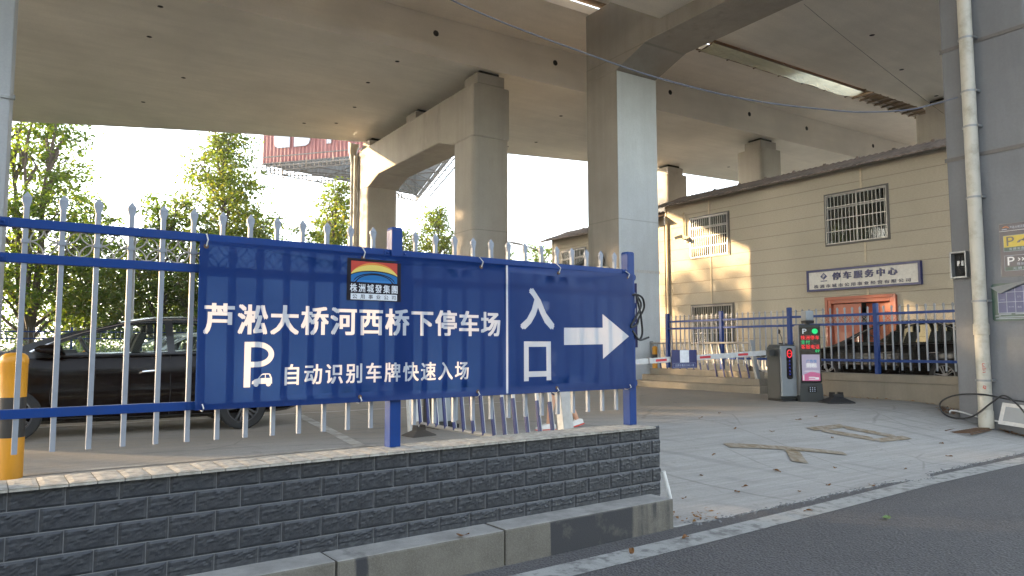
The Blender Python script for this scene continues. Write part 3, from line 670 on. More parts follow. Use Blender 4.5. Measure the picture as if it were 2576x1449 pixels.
lg = [(*rectp(lx0, lx1, lz0, lz1), 0), (*rectp(ix0, ix1, iz0, iz1), 1), (*dome(.112, iz0+.030, w2*1.02), 2), (*dome(.100, iz0+.028, w2*1.06), 3), (*dome(.064, iz0+.022, w2*1.16), 0), (*dome(.060, iz0+.018, w2*1.15), 4),
      (*dome(.072, iz0-.004, w2*.92), 0), (*dome(.064, iz0-.004, w2*.88), 4), (*dome(.064, iz0-.004, w2*.80), 0), (*dome(.058, iz0-.004, w2*.75), 4),
      (*text_fit('株洲城發集團', ix0-.006, ix1+.004, 1.985, 2.046, .018, 1.15), 5), (*rectp(ix0, ix1, 1.932, 1.977), 5), (*text_fit('公用事业公司', ix0+.014, ix1-.012, 1.938, 1.971, .012, 1.6), 0)]
flat_print('emblem', lg, [M['lblack'], M['lred'], M['lorange'], M['lyellow'], M['lblue'], M['lwhite']], banner, (0, -.0185, 0), 0, .05, lambda u, v: wav(u, v))
b = MB()
def tie(u, z0, z1): b.tube([(u-.006, -.02, z0), (u, -.034, (z0+z1)/2), (u+.004, .02, z1), (u+.004, .06, z1+.004)], .0042, 6)
for u in (.86, 1.93, 2.95, 3.76, 4.60): tie(u, 2.232, 2.312 if u != 4.60 else 2.30)
for u in (.865, 1.92, 2.92, 3.73, 4.60): tie(u, 1.243, 1.196)
b.build('cable_tie', M['whitepl'], banner, smooth=True)
b = MB()
for u in (.86, 1.93, 2.95, 3.76, 4.60): b.lathe([(.006, -.004), (.015, -.004), (.015, .004)], (u-.006, -.014, 2.232), 14, 0, 'Y')
for u in (.865, 1.92, 2.92, 3.73, 4.60): b.lathe([(.006, -.004), (.015, -.004), (.015, .004)], (u-.006, -.014, 1.243), 14, 0, 'Y')
b.build('grommet', M['rust'], banner)
# ------------------------------------------------------------------ bridge
EDGE = [(-70, 25), (-45, 25.6), (-24, 27.6), (-16, 30.5), (-8, 34.3), (-4.5, 35.5), (-1.4, 35.18), (4.5, 32.8), (10.15, 30.8), (18.15, 28.58), (22.45, 27.66), (27.1, 26.95), (33, 26.54), (45, 26.2), (90, 26)]
def holes(parent, pts, axis, at, r=.075):
    for x, y in pts:
        b = MB()
        if axis == 'Z': b.lathe([(r, at-.004), (r*.92, at-.006)], (x, y, 0), 14)
        else: b.lathe([(r, -.004), (r*.92, -.006)], (x, at, y), 14, 0, 'Y')
        b.build('drain_hole', M['hole'], parent, recalc=False)
zb, zw, zt = 10.72, 12.06, 12.34
deck = thing('bridge_deck', 'concrete road bridge deck on the far side of the slot, over the parked car', 'bridge')
b = MB(); n = len(EDGE)
b.add([(x, 20.0, zb) for x, y in EDGE]+[(x, y, zb) for x, y in EDGE], [(i, i+1, n+i+1, n+i) for i in range(n-1)])
b.add([(x, 20.0, z) for x, y in EDGE for z in (zb, zw)], [(2*i, 2*i+2, 2*i+3, 2*i+1) for i in range(n-1)])
b.add([(x, yy, zw) for x, y in EDGE for yy in (20.0, 17.3)], [(2*i, 2*i+2, 2*i+3, 2*i+1) for i in range(n-1)])
b.add([(x, 17.3, z) for x, y in EDGE for z in (zw, zt)], [(2*i, 2*i+2, 2*i+3, 2*i+1) for i in range(n-1)])
b.add([(x, yy, zt) for x, y in EDGE for yy in (17.3, y)], [(2*i, 2*i+2, 2*i+3, 2*i+1) for i in range(n-1)])
b.add([(x, y, z) for x, y in EDGE for z in (zb, zt)], [(2*i, 2*i+2, 2*i+3, 2*i+1) for i in range(n-1)])
b.build('girder', M['deck'], deck)
holes(deck, [(2.33, 20.94), (2.32, 23.22), (3.71, 26.23), (2.85, 29.71), (9.16, 23.27), (9.24, 20.99), (9.71, 26.01), (9.8, 28.32), (8.69, 29.03), (17.0, 22.6), (18.3, 26.2), (17.6, 27.5), (21.5, 23.0), (23.0, 25.2), (28.0, 22.6), (29.2, 24.6)], 'Z', zb)
holes(deck, [(5.4, 11.5), (10.12, 11.49), (14.81, 11.54), (20.43, 11.56), (25.15, 11.51), (29.13, 11.54), (34.49, 11.53)], 'Y', 20.0, .1)
deck2 = thing('bridge_deck', 'concrete road bridge deck on the near side of the slot, above the entrance ramp', 'bridge')
b = MB(); b.prism([(4.2, zw), (5.0, zb), (14.2, zb), (14.2, zw), (16.45, zw), (16.45, zt), (2.2, zt), (2.2, zw)], -70, 90, 'X'); b.build('girder', M['deck'], deck2)
holes(deck2, [(20.2, 11.6), (23.6, 12.6), (26.0, 11.0), (19.0, 9.2), (27.2, 13.3)], 'Z', zb)
# boards and sheeting in the slot between the decks
b = MB()
for i in range(15): b.bx(-30+i*3.6, -26.42+i*3.6, 16.42, 17.33, 12.40+.004*(i % 2), 12.44)
for i in range(8): b.bx(27.9+i*3.2, 31.08+i*3.2, 16.42, 17.33, 12.24, 12.28)
for i in range(40): b.bx(27.9+i*.55, 27.98+i*.55, 16.40, 17.35, 12.02, 12.10)
for i in range(20): b.bx(-8+i*.9+(.2 if i % 3 else 0), -7.97+i*.9+(.2 if i % 3 else 0), 16.35, 17.5, 12.02, 12.05)
for y in (16.62, 16.85, 17.1): b.bx(-30, 19, y-.012, y+.012, 12.385, 12.41)
bo = b.build('slot_boards', M['boards']); tag(bo, 'old brown formwork boards closing the slot between the bridge decks', 'boards')
film = thing('sheeting', 'clear plastic sheeting hung on battens in the bridge slot', 'sheeting', (23.5, 16.9, 12.0))
b = MB(); nn = 60; vs = []
for i in range(nn+1):
    for j in range(7):
        x = -4.5+9*i/nn; y = -.40+.80*j/6; vs.append((x, y, .02-.10*sin(pi*j/6)+.05*mnoise.noise(Vector((x*1.1, y*2, 0)))+.02*mnoise.noise(Vector((x*3, y*3, 5)))))
b.add(vs, [(i*7+j, (i+1)*7+j, (i+1)*7+j+1, i*7+j+1) for i in range(nn) for j in range(6)]); b.build('film', M['film'], film, smooth=True)
b = MB()
for i in range(7): b.bar((-4.4+i*1.46, -.42, .06), (-4.4+i*1.46+.05, .42, -.02), .05, .03)
b.bar((-4.5, -.41, .03), (4.5, -.41, .03), .05, .1); b.bar((-4.5, .41, .05), (4.5, .41, .05), .04, .06); b.build('batten', M['rust'], film)
# piers
def rrect(x0, x1, y0, y1, r, n=5):
    P = []
    for cx, cy, a in ((x1-r, y1-r, 0), (x0+r, y1-r, pi/2), (x0+r, y0+r, pi), (x1-r, y0+r, 3*pi/2)):
        P += [(cx+r*cos(a+pi/2*i/n), cy+r*sin(a+pi/2*i/n)) for i in range(n+1)]
    return P
p1 = thing('bridge_pier', 'tall portal pier over the barrier, its far column bluish grey with a white band', 'pier', (14.15, 16.04, LOT))
b = MB(); b.bx(14.15, 15.77, 16.045, 17.46, .2, 9.85); b.build('column', M['pierbrown'], p1, world=True, bevel=.02)
b = MB(); b.bx(14.15, 15.77, 5.38, 6.80, -.1, 9.85); c_ = b.build('column', M['pierdark'], p1, world=True, bevel=.05); c_['label'] = 'dark grey column carrying the drainpipe and notices'
b = MB(); b.prism([(5.38, 9.852), (6.80, 9.852), (8.1, 10.27), (14.75, 10.27), (16.04, 9.852), (17.46, 9.852), (17.46, 12.05), (5.38, 12.05)], 14.148, 15.772, 'X'); b.build('cap_beam', M['pierbrown'], p1, world=True, bevel=.02)
for z in (7.15, 5.05): b = MB(); b.bx(14.138, 14.16, 5.36, 6.82, z-.035, z+.035); b.build('formwork_seam', M['frame'], p1, world=True)
b = MB(); b.bx(14.165, 15.755, 16.03, 16.0445, .3, 9.83); b.build('skylit_face', M['pierblue'], p1, world=True)  # thin front skin, its paler colour carries the sky light
b = MB(); b.bx(14.15, 15.77, 16.015, 16.029, 3.78, 3.86); b.build('white_band', M['whitepl'], p1, world=True)
def supports(r, x0, w, ys):
    for y in ys:
        b = MB(); b.bx(x0+.2, x0+w-.15, y-.45, y+.42, 10.2, 10.6); b.build('plinth', M['pier'], r, world=True, bevel=.02)
        b = MB(); b.bx(x0+.35, x0+w-.3, y-.34, y+.32, 10.6, 10.718); b.build('bearing', M['bearing'], r, world=True)
    return r
def post_pier(x0, cols, label, w=1.4):
    r = thing('bridge_pier', label, 'pier', (x0, cols[0], LOT))
    for y in cols: b = MB(); b.prism(rrect(x0, x0+w, y, y+1.4, .2), .2, 10.2, 'Z'); b.build('column', M['pier'], r, world=True, smooth=True)
    return supports(r, x0, w, [y+.65 for y in cols])
def framed_pier(x0, yn, yf, label, w=1.4):
    r = thing('bridge_pier', label, 'pier', (x0, yn, LOT))
    for a, c in ((yn, yn+1.43), (yf-1.4, yf)):
        b = MB(); b.prism(rrect(x0, x0+w, a, c, .2), .2, 8.42, 'Z'); b.build('column', M['pier'], r, world=True, smooth=True)
    b = MB(); b.prism([(yn, 8.42), (yn+1.43, 8.42), (yn+2.53, 8.76), (yf-2.5, 8.76), (yf-1.4, 8.42), (yf, 8.42), (yf, 10.2), (yn, 10.2)], x0+.001, x0+w-.001, 'X'); b.build('cap_beam', M['pier'], r, world=True, bevel=.08)
    return supports(r, x0, w, (yn+.55, (yn+yf)/2, yf-.6))
p2 = framed_pier(11.5, 20.0, 30.46, 'haunched pier with rounded column corners and drainpipes, in front of the billboard')
post_pier(25.9, (20.0, 25.6), 'pale pier rising behind the tiled roof below the far deck')
post_pier(27.3, (4.0, 12.8), 'pier under the near deck, mostly hidden behind the drainpipe column')
p0 = thing('bridge_pier', 'plain pier column cut by the left edge of the photo', 'pier', (-2.24, 16.04, LOT))
b = MB(); b.bx(-2.24, -.66, 16.04, 17.46, .2, 12.05); b.build('column', M['piergrey'], p0, world=True, bevel=.03)
b = MB(); b.lathe([(.05, 0), (.05, .08)], (-.66, 16.0, 6.2), 10, 0, 'X'); b.bx(-.8, -.64, 15.99, 16.04, 6.17, 6.22); b.build('bracket', M['galv'], p0, world=True)
# drainpipes on the far pier
dp = thing('drainpipe', 'pair of pale drainpipes on the far column of the haunched pier', 'pipe', (11.36, 30.2, LOT))
b = MB(); b.tube([(11.36, 30.52, 9.9), (11.36, 30.5, .4)], .10, 12); b.tube([(11.38, 30.22, 10.0), (11.38, 30.22, .4)], .085, 12)
for z in (2.2, 4.4, 6.6, 8.6): b.lathe([(.118, z-.03), (.118, z+.03)], (11.36, 30.51, 0), 12); b.lathe([(.1, z-.03), (.1, z+.03)], (11.38, 30.22, 0), 12)
b.build('pipe', M['pvc'], dp, world=True, smooth=True)
b = MB(); b.tube([(11.36, 30.4, 10.60), (11.34, 30.5, 10.3), (11.36, 30.52, 9.8)], .14, 10, radii=[.26, .2, .12]); b.build('hopper', M['pvc'], dp, world=True, smooth=True)
# ------------------------------------------------------------------ service building (local: x into the building, y along the facade)
GB = .65                                                     # yard level behind the low wall
def tile_eave(name, y0, y1, ze, parent, over=.42, rise=.55, run=1.5, pitch=.19):
    b = MB(); nper = 8; n = int((y1-y0)/pitch*nper); rows = [(-over, ze), (-over+run*.33, ze+rise*.33), (-over+run*.66, ze+rise*.66), (-over+run, ze+rise)]
    vs = []
    for i in range(n+1):
        y = y0+(y1-y0)*i/n; w = .042*abs(sin(pi*(y-y0)/pitch))+.0
        for r_, (x, z) in enumerate(rows): vs.append((x, y, z+w+(.02 if r_ % 2 else 0)))
    m = len(rows); b.add(vs, [(i*m+r_, (i+1)*m+r_, (i+1)*m+r_+1, i*m+r_+1) for i in range(n) for r_ in range(m-1)])
    vs2 = []
    for i in range(n+1):
        y = y0+(y1-y0)*i/n; w = .042*abs(sin(pi*(y-y0)/pitch)); vs2 += [(-over, y, ze+w), (-over, y, ze-.02+w*.3)]
    b.add(vs2, [(2*i, 2*i+2, 2*i+3, 2*i+1) for i in range(n)])
    b.add([(x, y, z-.02) for x, z in rows for y in (y0, y1)], [(2*i, 2*i+1, 2*i+3, 2*i+2) for i in range(m-1)])
    k = int((y1-y0)/1.05)
    for i in range(k): b.box((-over+run-.05, y0+.4+i*1.05, ze+rise+.03), (.10, .13, .10), 0, None, (.5, .5))
    return b.build(name, M['rooftile'], parent, recalc=False)
def barred_window(parent, y0, y1, z0, z1, nb, split, curtain, lower=True, rows=(.25, .5, .75), bar='steel'):
    w = MB(); fr = .05
    w.bx(-.03, .10, y0, y1, z0, z0+fr); w.bx(-.03, .10, y0, y1, z1-fr, z1); w.bx(-.03, .10, y0, y0+fr, z0+fr, z1-fr); w.bx(-.03, .10, y1-fr, y1, z0+fr, z1-fr)
    f = w.build('window', M['frame'], parent)
    a = MB(); i0, i1, j0, j1 = y0+fr, y1-fr, z0+fr, z1-fr
    for y in (i0+.02, split, i1-.02): a.bx(.02, .06, y-.02, y+.02, j0, j1)
    for z in (j0+.02, j1-.02, j1-(j1-j0)*.27): a.bx(.022, .058, i0+.04, i1-.04, z-.02, z+.02)
    a.build('sash', M['alu'], f)
    p = MB(); p.bx(.036, .042, i0, i1, j0, j1); p.build('pane', M['pane'], f)
    s = MB()
    for i in range(nb):
        y = i0+(i1-i0)*(i+.5)/nb; s.tube([(-.045, y, j0), (-.045, y, j1)], .0095, 6)
    for r_ in rows: s.bx(-.056, -.034, i0, i1, j0+(j1-j0)*r_-.011, j0+(j1-j0)*r_+.011)
    s.bx(-.056, -.034, i0, i0+.02, j0, j1); s.bx(-.056, -.034, i1-.02, i1, j0, j1); s.bx(-.056, -.034, i0, i1, j0, j0+.02); s.bx(-.056, -.034, i0, i1, j1-.02, j1)
    s.build('grille', M[bar], f)
    c = MB(); n = 60; vs = []
    for i in range(n+1):
        y = i0+(i1-i0)*i/n; vs += [(.16+.02*sin(i*1.35), y, j0-.02), (.16+.025*sin(i*1.35+.3), y, j1)]
    gap = range(0, int(n*.22)) if lower else range(0)
    c.add(vs, [(2*i, 2*i+2, 2*i+3, 2*i+1) for i in range(n) if i not in gap]); c.build('curtain', M[curtain], f)
    return f
def wall_with_openings(L0, L1, z0, z1, ops):
    lay = [(*rectp(L0, L1, z0, z1), 0)]
    return lay
def facade(parent, y0, y1, z0, z1, ops, name='wall'):
    """Front wall as a sheet with real openings and reveals."""
    b = MB(); ys = sorted({y0, y1, *[o[0] for o in ops], *[o[1] for o in ops]}); zs = sorted({z0, z1, *[o[2] for o in ops], *[o[3] for o in ops]})
    for ya, yb in zip(ys, ys[1:]):
        for za, zb_ in zip(zs, zs[1:]):
            cy, cz = (ya+yb)/2, (za+zb_)/2
            if any(o[0] < cy < o[1] and o[2] < cz < o[3] for o in ops): continue
            b.add([(0, ya, za), (0, yb, za), (0, yb, zb_), (0, ya, zb_)], [(0, 3, 2, 1)])
    for o in ops:
        b.add([(0, o[0], o[2]), (.12, o[0], o[2]), (.12, o[0], o[3]), (0, o[0], o[3])], [(0, 1, 2, 3)]); b.add([(0, o[1], o[2]), (.12, o[1], o[2]), (.12, o[1], o[3]), (0, o[1], o[3])], [(0, 3, 2, 1)])
        b.add([(0, o[0], o[3]), (.12, o[0], o[3]), (.12, o[1], o[3]), (0, o[1], o[3])], [(0, 1, 2, 3)]); b.add([(0, o[0], o[2]), (.12, o[0], o[2]), (.12, o[1], o[2]), (0, o[1], o[2])], [(0, 3, 2, 1)])
    return b.build(name, M['siding'], parent, recalc=False)
bld = thing('service_building', 'two storey building with sand coloured siding, barred windows and a red double door', 'building', (19.0, 0, 0), AB)
WA = (10.50, 12.36, 4.40, 5.90); WB = (15.72, 17.42, 4.53, 5.98); WC = (15.62, 17.42, 1.62, 2.98); DR = (10.40, 12.37, GB, 2.92)
facade(bld, 7.6, 18.55, .3, 6.55, [WA, WB, WC, DR])
b = MB(); b.add([(0, 18.55, .3), (5.4, 18.55, .3), (5.4, 18.55, 6.55), (0, 18.55, 6.55)], [(0, 1, 2, 3)]); b.add([(0, 7.6, .3), (5.4, 7.6, .3), (5.4, 7.6, 6.55), (0, 7.6, 6.55)], [(0, 3, 2, 1)]); b.add([(5.4, 7.6, .3), (5.4, 18.55, .3), (5.4, 18.55, 6.55), (5.4, 7.6, 6.55)], [(0, 1, 2, 3)])
b.build('side_wall', M['siding'], bld)
b = MB(); b.bx(.35, 5.3, 7.7, 18.45, 3.5, 3.6); b.bx(.9, .95, 7.7, 18.45, .4, 6.5); b.build('interior', M['dark'], bld)
tile_eave('roof', 7.3, 18.78, 6.46, bld)
b = MB(); b.bx(.9, 5.6, 7.4, 18.7, 6.62, 6.92); b.build('roof_deck', M['rooftile'], bld)
for y, z0, z1 in ((18.50, .4, 6.45), (16.55, 5.98, 6.45), (16.52, 2.98, 4.53), (11.25, 5.90, 6.45), (11.2, 3.85, 4.40), (11.18, 2.93, 3.22)): b = MB(); b.bx(-.018, -.001, y-.028, y+.028, z0, z1); b.build('siding_trim', M['trim'], bld)
barred_window(bld, *WA, 16, 11.43, 'curtain'); barred_window(bld, *WB, 18, 16.55, 'curtaingrey'); barred_window(bld, *WC, 18, 16.52, 'curtaingrey', False, (.27, .68), 'alu')
b = MB(); y0, y1, z0, z1 = DR
b.bx(-.10, .06, y0-.0, y0+.15, z0, z1); b.bx(-.10, .06, y1-.15, y1, z0, z1); b.bx(-.10, .06, y0+.15, y1-.15, z1-.16, z1)
b.bx(-.13, -.10, y0-.02, y0+.06, z0, z1+.03); b.bx(-.13, -.10, y1-.06, y1+.02, z0, z1+.03); b.bx(-.13, -.10, y0+.06, y1-.06, z1-.06, z1+.03)
df = b.build('door_frame', M['door'], bld, bevel=.012)
def door_leaf(w, h):
    b = MB(); b.bx(0, .045, 0, w, 0, h)
    for za, zc in ((.2, .75), (.9, h-.25)):
        b.bx(-.016, 0, .12, w-.12, za, za+.03); b.bx(-.016, 0, .12, w-.12, zc-.03, zc); b.bx(-.016, 0, .12, .15, za+.03, zc-.03); b.bx(-.016, 0, w-.15, w-.12, za+.03, zc-.03); b.bx(-.010, 0, .2, w-.2, za+.09, zc-.09)
    return b
hw = (y1-y0-.3)/2
l1 = door_leaf(hw-.01, z1-z0-.17).build('door_leaf', M['door'], bld, bevel=.006); l1.location = (-.01, y1-.15-hw+.005, z0)
l2 = door_leaf(hw-.01, z1-z0-.17).build('door_leaf', M['door'], bld, bevel=.006); l2.location = (-.01, y0+.155, z0); l2.rotation_euler = (0, 0, rad(-14)); l2['label'] = 'door leaf standing ajar'
for l in (l1, l2):
    b = MB(); yy = .08 if l is l1 else hw-.1; b.tube([(-.05, yy, .95), (-.05, yy, 1.2)], .012, 6); b.bar((-.05, yy, .97), (0, yy, .97), .012); b.bar((-.05, yy, 1.18), (0, yy, 1.18), .012); b.build('door_handle', M['chrome'], l)
b = MB(); b.tube([(-.06, 17.62, 6.2), (-.06, 17.62, 5.4)], .03, 8); b.tube([(-.05, 18.42, 6.0), (-.05, 18.42, .5)], .04, 8); b.build('wall_pipe', M['trim'], bld, smooth=True)
# camera on the building
cc = thing('security_camera', 'small white bullet camera beside the upper barred window of the siding building', 'camera', (18.45, 17.62, 5.25), AB)
b = MB(); b.tube([(-.32, .10, .02), (-.05, -.02, .12)], .06, 10); b.build('body', M['plastic'], cc, smooth=True); b = MB(); b.bar((-.1, 0, .08), (.0, -.1, -.02), .03); b.box((.06, -.16, -.04), (.1, .16, .12)); b.build('bracket', M['plastic'], cc)
# second building beyond
bl2 = thing('rear_building', 'lower sand coloured building with tiled eave seen past the tall portal pier', 'building', (19.0, 0, 0), AB)
WD = (22.9, 24.55, 4.2, 5.62)
facade(bl2, 18.6, 25.2, .3, 6.2, [WD])
b = MB(); b.add([(0, 25.2, .3), (5, 25.2, .3), (5, 25.2, 6.2), (0, 25.2, 6.2)], [(0, 1, 2, 3)]); b.build('side_wall', M['siding'], bl2); b = MB(); b.bx(.9, 5, 18.7, 25.1, .4, 6.1); b.build('interior', M['dark'], bl2)
tile_eave('roof', 18.55, 25.45, 6.05, bl2, .50); barred_window(bl2, *WD, 16, 23.7, 'curtaingrey', False)
b = MB(); b.bx(-.018, -.001, 22.6, 22.66, .4, 6.1); b.bx(-.018, -.001, 25.1, 25.16, .4, 6.1); b.build('siding_trim', M['trim'], bl2)
# service centre sign
sg = thing('sign', 'white sign with blue border and raised blue characters over the red door', 'sign', (19.0, 0, 0), AB)
SY0, SY1, SZ0, SZ1 = 9.72, 12.93, 3.14, 3.75; SL = SY1-SY0
b = MB(); b.bx(-.10, -.015, SY0+.06, SY1-.06, SZ0+.06, SZ1-.06); sb = b.build('panel', M['signwhite'], sg)
b = MB(); b.bx(-.13, -.012, SY0, SY1, SZ1-.06, SZ1); b.bx(-.13, -.012, SY0, SY1, SZ0, SZ0+.06); b.bx(-.13, -.012, SY0, SY0+.06, SZ0+.06, SZ1-.06); b.bx(-.13, -.012, SY1-.06, SY1, SZ0+.06, SZ1-.06); b.build('border', M['signblue'], sg)
def facing(o, y): o.rotation_euler = (0, 0, -pi/2); o.location = (-.10, y, 0); return o
facing(raised('lettering', text_fit('停车服务中心', .80, 2.62, 3.43, 3.64, .035, 1.28), M['signblue'], sg, .03), SY1)
facing(raised('lettering', text_fit('株洲市城市公用事业经营有限公司', .22, 2.95, 3.225, 3.325, .015, 1.3), M['signgrey'], sg, .02), SY1)
dv, dt = poly([(.42, 3.55), (.53, 3.455), (.64, 3.55), (.53, 3.655)]); facing(flat_print('emblem', [(dv, dt, 0), (*text_fit('P', .50, .56, 3.50, 3.605, .01), 1), (*rectp(.43, .63, 3.41, 3.435), 0)], [M['signblue'], M['signwhite']], sg), SY1).location.x = -.103
b = MB()
for y in (SY1-1.04, SY1-2.14): b.bx(-.1015, -.1, y-.004, y+.004, SZ0+.06, SZ1-.06)
b.build('panel_joint', M['signgrey'], sg)
# ------------------------------------------------------------------ low wall, steps, inner railing
lw = thing('low_wall', 'stained concrete retaining wall under the inner railing', 'wall', (15.24, 0, 0), AB)
b = MB(); b.bx(0, .26, 6.75, 11.35, -.1, .82); b.build('wall_body', M['lowwall'], lw, bevel=.01)
b = MB(); b.bx(-.03, .29, 6.75, 11.35, .822, .985); b.build('coping', M['lowwall'], lw, bevel=.012)
b = MB(); b.bx(.265, 3.9, 6.0, 26, -.05, GB); tag(b.build('yard_pavement', M['pavement']), kind='structure'); bpy.data.objects['yard_pavement'].location = (15.24, 0, 0); bpy.data.objects['yard_pavement'].rotation_euler = (0, 0, AB)
stp = thing('concrete_steps', 'broad worn concrete steps behind the slanted gate', 'steps', (15.24, 0, 0), AB)
b = MB()
for i, (x, z) in enumerate(((-.62, .53), (-.30, .69), (.02, .85))): b.bx(x, x+.33 if i < 2 else .26, 11.36+.25*i, 15.6, .40, z+.10)
b.build('treads', M['lowwall'], stp, bevel=.015)
f2 = thing('railing', 'blue and white spear topped railing on the stained concrete wall before the building', 'fence', (15.36, 0, 0), AB)
f2.rotation_euler = (0, 0, AB+pi/2)                          # local x runs along +Y of the wall
railing(f2, [4.70, 6.77, 8.86, 10.98, 13.02, 14.93], 11, (2.275, 2.075, 1.27), 2.455, 1.08, .98, 2.50, .09, .045, .055)
# far boundary railing (tiny in the photo)
b = MB()
for z in (2.2, 1.93, 1.0): b.bx(-24, 9.6, 33.97, 34.01, z-.025, z+.025, 0)
for i in range(14): b.bx(-24+i*2.5, -23.92+i*2.5, 33.95, 34.03, .4, 2.38, 0)
for i in range(190): b.bx(-24+i*.176, -23.976+i*.176, 33.98, 34.004, .75, 2.38, 1)
tag(b.build('boundary_railing', [M['blue'], M['white']]), 'distant blue railing along the far side of the parking lot', 'fence')
# ------------------------------------------------------------------ bollards
def bollard(x, y, z, h, r, bands, label):
    o = thing('bollard', label, 'bollard', (x, y, z), 0, 'yellow and black bollards')
    z0 = 0
    for i, (hh, mk) in enumerate(bands):
        b = MB(); last = i == len(bands)-1
        if last: b.lathe([(r, z0), (r, h-.10), (r*1.03, h-.095), (r*1.03, h-.06), (r*.95, h-.03), (r*.7, h-.008), (r*.3, h), (0.001, h)], (0, 0, 0), 28)
        else: b.lathe([(r, z0), (r, z0+hh)], (0, 0, 0), 28)
        b.build('band', M[mk], o, smooth=True); z0 += hh
bollard(-.185, 7.82, LOT, 1.10, .105, [(.36, 'yellow'), (.35, 'black'), (.39, 'yellow')], 'thick yellow bollard with a black band behind the dark tiled wall')
bollard(15.05, 15.55, LOT, 1.14, .075, [(.2, 'yellow'), (.27, 'black'), (.3, 'yellow'), (.13, 'black'), (.24, 'yellow')], 'slim striped bollard at the foot of the tall portal pier')
bollard(.62, 13.1, LOT, 1.10, .075, [(.36, 'yellow'), (.35, 'black'), (.39, 'yellow')], 'yellow topped bollard mostly hidden behind the bonnet of the brown car')
# ------------------------------------------------------------------ barriers
def barrier_box(x, y, rz, label, d=(.38, .42, 1.17)):
    o = thing('barrier_gate', label, 'barrier', (x, y, LOT), rz)
    w, e, h = d
    b = MB(); b.prism([(-w/2, .06), (w/2, .06), (w/2, h), (-w/2+.07, h), (-w/2, h-.07)], -e/2, e/2, 'Y'); b.build('housing', M['cabinet'], o, bevel=.008)
    b = MB(); b.bx(-w/2+.02, w/2+.03, -e/2-.02, e/2+.02, .004, .06); b.build('plinth', M['rubber'], o)
    b = MB(); b.bx(-w/2+.012, w/2-.002, -e/2-.045, -e/2+.001, .11, h-.03); b.build('door_panel', M['panelgrey'], o, bevel=.012)
    b = MB(); zc = h-.16; b.prism(rrect(-.075+.02, .075+.02, .46, zc+.09, .05), -e/2-.047, -e/2-.044, 'Y'); sc = b.build('display', M['screen'], o)
    b = MB(); ring = [(.02+.052*cos(2*pi*i/20), -e/2-.052, zc-.03+.075*sin(2*pi*i/20)) for i in range(21)]; b.tube(ring, .009, 6, caps=False); b.bar((-.028, -e/2-.052, zc-.03), (.068, -e/2-.052, zc-.03), .012); b.build('stop_light', M['led_r'], sc)
    b = MB()
    for i in range(6):
        z = .56+i*.068; s_ = .008; b.box((.02, -e/2-.049, z), (.006, .006, .03)); b.box((.02, -e/2-.049, z), (.026, .0058, .006))
    b.build('indicator', M['led_b'], sc)
    return o
bc = barrier_box(13.0, 9.72, rad(-17), 'barrier with grey cabinet, red stop light and lowered white arm beside the display kiosk')
b = MB(); b.lathe([(.06, 0), (.06, .10)], (-.29, 0, 1.0), 14, 0, 'X'); b.box((-.24, 0, 1.0), (.16, .14, .13)); b.build('arm_hub', M['cabinet'], bc)
marks = [(-.62, -.92), (-1.72, -2.02), (-2.90, -3.18), (-3.68, -3.95), (-4.5, -4.8)]
tilt = Matrix.Translation((12.66, 9.80, 1.45)) @ Matrix.Rotation(rad(-2.2), 4, 'Y')
b = MB(); b.box((-2.5, 0, 0), (4.9, .045, .10), 0, tilt); a_ = b.build('arm', M['whitepl'], bc, world=True, bevel=.006); a_['label'] = 'lowered white arm with red stripes'
M['stripe'] = m_plain('barrier_red', (.50, .02, .03), .45)
for p, q in marks: b = MB(); b.box(((p+q)/2, 0, .0), (abs(q-p), .049, .045), 0, tilt); b.build('stripe', M['stripe'], a_, world=True)
b = MB(); b.box((-3.35, 0, 0), (.012, .06, .112), 0, tilt); b.build('joint', M['rust'], a_, world=True)
sn = thing('hanging_sign', 'blue notice with a plain white square hung on the barrier arm', 'sign', (10.18, 9.735, 1.35), 0)
b = MB(); b.bx(-.33, .33, 0, .012, -.17, .17); b.build('plate', M['signblue'], sn)
flat_print('notice', [(*rectp(-.33, .33, -.17, .17), 0), (*rectp(-.12, .12, -.065, .165), 1), (*rectp(-.30, .30, -.160, -.075), 2), (*rectp(-.296, .296, -.156, -.079), 0), (*text_fit('无牌车微信扫码入场', -.25, .25, -.142, -.094, .01, 1.05), 2)], [M['signblue'], M['pwhite'], M['ppale']], sn, (0, -.003, 0))
# display kiosk
kk = thing('display_kiosk', 'tall dark payment kiosk with LED lines and a lit advert panel', 'kiosk', (13.30, 9.28, LOT), rad(-36))
b = MB(); b.prism([(-.235, .0), (.235, .0), (.215, .38), (-.215, .38)], -.15, .15, 'Y'); b.build('base', M['cabinet'], kk, bevel=.01)
b = MB(); b.prism(rrect(-.215, .215, .382, 1.58, .03), -.13, .13, 'Y'); b.build('housing', M['cabinet'], kk, bevel=.008)
b = MB(); b.bx(-.228, -.216, -.12, .13, .05, 1.56); b.build('side_trim', M['steel'], kk)
b = MB(); b.prism(rrect(-.205, .205, .395, 1.52, .02), -.139, -.1305, 'Y'); scr = b.build('screen', M['screen'], kk)
def kp(name, lay, mats, par, y=-.1405): return flat_print(name, lay, mats, par, (0, y, 0))
kp('parking_letter', [(*text_fit('P', -.15, -.065, 1.39, 1.49, .01), 0)], [M['pwhite']], scr)
kp('green_lamp', [(*ellipse(.10, 1.44, .06, .055), 0)], [M['led_g']], scr)
kp('led_text', [(*text_fit('株洲停车', -.185, .185, 1.265, 1.355, .0, 1.05), 0), (*text_fit('支付', -.185, -.005, 1.175, 1.258, .0, 1.05), 1), (*text_fit('客服电话', -.185, .185, 1.08, 1.168, .0, 1.05), 0), (*text_fit('07', .10, .185, 1.01, 1.065, .012), 1)], [M['led_r'], M['led_g']], scr)
